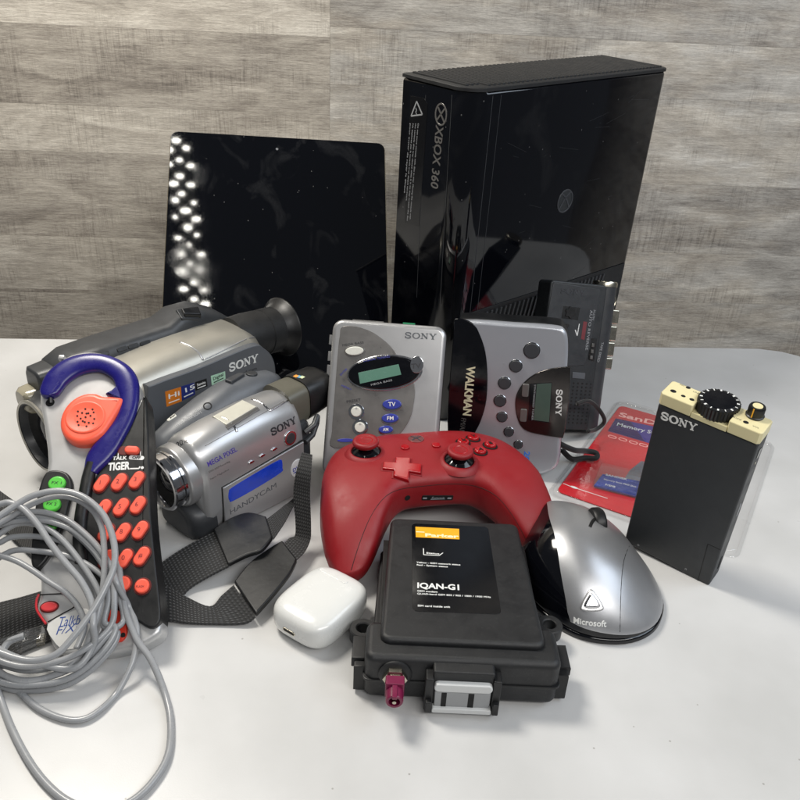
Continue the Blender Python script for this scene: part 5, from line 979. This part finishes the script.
T5 = F_(Z5, -120, 330, 60, 262, 220, 248, 330, 262, 450, 310, 550, 390, 640, 490, 690, 600, 704, 760, 680, 900)
T6 = F_(Z5, -120, 420, 0, 330, 100, 272, 200, 268, 300, 303, 400, 385, 500, 510, 590, 650, 640, 790, 640, 900)
T7 = F_(Z5, -120, 430, 0, 385, 60, 355, 160, 345, 260, 352, 380, 378, 455, 445, 530, 560, 600, 700, 620, 860)
T8 = F_(Z5, -120, 560, 0, 475, 100, 432, 250, 440, 400, 462, 500, 500, 620, 580, 720, 700, 760, 860)
T9 = F_(Z5, -120, 440, 0, 466, 100, 498, 200, 555, 300, 625, 400, 690, 480, 780, 520, 900, 470, 1040)
B1 = F_(ZB, 350, 190, 250, 240, 120, 266, 20, 250, -90, 200)
B2 = F_(ZB, 440, 130, 350, 230, 250, 290, 120, 322, 20, 302, -100, 240)
B3 = F_(ZB, 470, 130, 440, 200, 350, 292, 250, 345, 120, 362, 20, 350, -100, 290)
B4 = F_(ZB, 370, 235, 300, 325, 170, 350, 60, 335, -100, 250)
B5 = F_(ZB, 512, 20, 540, 85, 548, 140, 530, 250, 470, 368, 400, 440, 330, 478, 250, 474, 150, 430, 60, 350, -20, 270, -120, 180)
B6 = F_(ZB, 500, 30, 535, 130, 560, 178, 605, 240, 655, 360, 682, 480, 672, 620, 605, 735, 510, 815, 400, 840, 290, 815, 200, 750, 120, 650, 50, 520, 0, 390, -40, 250, -60, 120)
B7 = F_(ZB, 325, 215, 235, 290, 80, 328, -100, 220)
Lf = lambda a, b: [(-30, a), (-42, (a+b)/2), (-32, b)]
order = [(T2, B1), (T4, B2), (T6, B3), (T7, B4), (T5, B7), (T8, B3), (T1, []), ]
pts = []; lay_ = 0
def addp(seq, o):
    for a, b in seq: pts.append(near(a, b, o))
sh = lambda q, dx, dy: [(a+dx, b+dy) for a, b in q]
plan = [(sh(T4, -4, 5), .7, sh(B1, 3, 4), .6), (sh(T5, -6, -4), .95, sh(B3, -2, -5), .9), (T7, .45, B4, .45), (T6, .8, B3, .5), (T8, .5, B2, .9), (T4, 1.2, B5, .3), (T5, 1.0, B1, 1.3), (T2, 1.5, B7, .9), (T9, .75, [], 0)]
for (t_, o1, b_, o2) in plan:
    addp(t_, o1); addp(b_, o2); 
    yb = (b_ or t_)[-1][1]; addp([(-34, yb-6), (-44, yb-50), (-36, 560)] if b_ else [], .9)
pts2 = []
cabm = M_['cable']
def strand(name, pp, r=.2, sub=5, par=None, m=cabm):
    bm = BM(); tube(bm, smooth(pp, sub, False), r, 12); return finish(name, bm, m, par, sharp=180, wn=False)
coil = thing('phone_cable', Matrix.Translation(near(60, 690, 0)), 'long grey phone cable coiled in loops over the toy phone, clear plug at its end', 'cable')
strand('cable', pts, .165, 6, coil)
p3 = []
for a, b in T3: p3.append(near(a, b, 1.9))
for a, b in [(575/6.15, 645), (75, 668), (40, 664), (0, 650), (-30, 620), (-40, 560)]: p3.append(near(a, b, 1.2))
for a, b in T1: p3.append(near(a, b, 2.0))
strand('cable_loop', p3, .18, 6, coil)
pb = [near(a, b, .5) for a, b in B6]; strand('cable_loop', [near(118, 560, .35)]+pb+[near(-30, 610, 1.0), near(-20, 560, 1.5)], .18, 6, coil)
# clear plug
pl0 = near(5, 662, .9); pl = [near(a, b, .8) for a, b in px_(2, 660, 3, 650, 9, 642, 18, 638, 24, 636)]; strand('cable_end', pl, .19, 5, coil)
pc = near(29, 640, .5); pd = (near(40, 634, .5)-near(20, 640, .5)).normalized(); X_, Y_, _ = frame_of(pd)
bm = BM(); 
def pT(q): return pc+pd*q.x+X_*q.y+Y_*q.z
box(bm, -.55, .75, -.5, .5, -.35, .35, .08, T=pT); pg = finish('plug', bm, 'plug', coil)
bm = BM(); box(bm, -1.3, .2, -.18, .18, .4, .5, .03, T=pT); finish('latch', bm, 'plug', pg)
bm = BM()
for k in range(4): box(bm, .35, .72, -.3+k*.17, -.2+k*.17, -.37, -.1, .02, T=pT)
finish('contacts', bm, 'brass', pg)

# ------------------------------------------------------------------ shoulder strap on the table
def ribbon(bm, rows, th=.13):
    """rows: (edge point, edge point) along the strap"""
    A = smooth([Vector(r[0]) for r in rows], 5, False); B = smooth([Vector(r[1]) for r in rows], 5, False)
    uvl = bm.loops.layers.uv.verify(); vs = []; s_ = 0; U = []
    for i, (a, b) in enumerate(zip(A, B)):
        a, b = Vector(a), Vector(b)
        if i: s_ += ((a+b)/2-(Vector(A[i-1])+Vector(B[i-1]))/2).length
        t = (Vector(A[min(i+1, len(A)-1)])-Vector(A[max(i-1, 0)])); n = (b-a).cross(t).normalized()
        if n.z < 0: n = -n
        vs.append([bm.verts.new(a+n*th), bm.verts.new(b+n*th), bm.verts.new(b), bm.verts.new(a)]); U.append(s_)
    wd = (Vector(A[0])-Vector(B[0])).length
    for i in range(len(vs)-1):
        for k in range(4):
            j = (k+1) % 4; f = bm.faces.new((vs[i][k], vs[i][j], vs[i+1][j], vs[i+1][k])); u0, u1 = U[i]*.15, U[i+1]*.15; v = (0, wd*.15) if k in (0, 2) else (0, .03)
            if k == 2: v = v[::-1]
            for l, uv in zip(f.loops, ((u0, v[0]), (u0, v[1]), (u1, v[1]), (u1, v[0]))): l[uvl].uv = uv
    bm.faces.new(vs[0]); bm.faces.new(vs[-1][::-1])
z7s = zf(150, 480, .225)
def rw(x0, y0, x1, y1, h=.05, h2=None): a = z7s(x0, y0)[0]; b = z7s(x1, y1)[0]; return (un(*a, h), un(*b, h if h2 is None else h2))
sk = thing('shoulder_strap', Matrix.Translation(un(200, 600, 0)), 'black woven strap with two leather ends, beside the small silver camcorder', 'camera strap')
def rib(name, rows, m, th=.13, par=sk):
    bm = BM(); ribbon(bm, rows, th); return finish(name, bm, m, par, sharp=40, wn=False)
rib('webbing', [rw(-80, 480, 40, 620, .05), rw(20, 400, 110, 560, .1), rw(100, 340, 180, 485, .3), rw(190, 285, 270, 430, .7), rw(285, 238, 352, 388, 1.0)], 'webb')
rib('webbing', [rw(-60, 560, -90, 700, .5), rw(60, 480, 60, 632, .35), rw(150, 520, 160, 640, .2), rw(265, 568, 275, 645, .12), rw(320, 520, 420, 642, .2), rw(375, 472, 470, 612, .5)], 'webb')
def pad(rows, th=.35):
    bm = BM(); ribbon(bm, rows, th); o = finish('leather_end', bm, 'leather', sk, sharp=50, wn=False); md = o.modifiers.new('b', 'BEVEL'); md.width = .1; md.segments = 3; md.limit_method = 'ANGLE'; return o
pad([rw(285, 236, 350, 390, 1.0), rw(360, 186, 430, 350, 1.2), rw(440, 160, 500, 325, 1.35), rw(520, 178, 548, 268, 1.5)])
pad([rw(378, 468, 475, 612, .5), rw(450, 380, 555, 520, .7), rw(530, 320, 625, 430, .8), rw(590, 285, 655, 368, .9)])
rib('thin_webbing', [rw(520, 178, 548, 268, 1.6), rw(570, 140, 600, 190, 1.8), rw(610, 105, 640, 115, 2.2), rw(640, 80, 668, 84, 2.8)], 'webk', .08)
rib('thin_webbing', [rw(592, 290, 650, 360, 1.05), rw(620, 262, 690, 318, 1.0), rw(646, 245, 714, 262, 1.2), rw(648, 180, 716, 200, 2.0), rw(642, 110, 714, 130, 3.0), rw(640, 40, 712, 60, 4.0), rw(652, -40, 716, -25, 5.2), rw(676, -120, 722, -110, 5.8)], 'webk', .08)
# pieces seen at the far left, running under the cable
def rp(x0, y0, x1, y1, h=.06): return (un(x0, y0, h), un(x1, y1, h))
lf = thing('shoulder_strap', Matrix.Translation(un(10, 640, 0)), 'black woven strap pieces running under the cable coil at the left edge', 'camera strap')
rib('webbing', [rp(-25, 612, -25, 678, .1), rp(0, 604, 0, 668, .1), rp(20, 599, 22, 654, .12), rp(44, 592, 50, 642, .15), rp(60, 588, 66, 636, .1)], 'webb', par=lf)
rib('webbing', [rp(-30, 470, -30, 545, .3), rp(0, 492, 0, 530, .3), rp(22, 508, 14, 540, .3), rp(45, 528, 38, 562, .3), rp(62, 548, 58, 575, .2)], 'webb', par=lf)
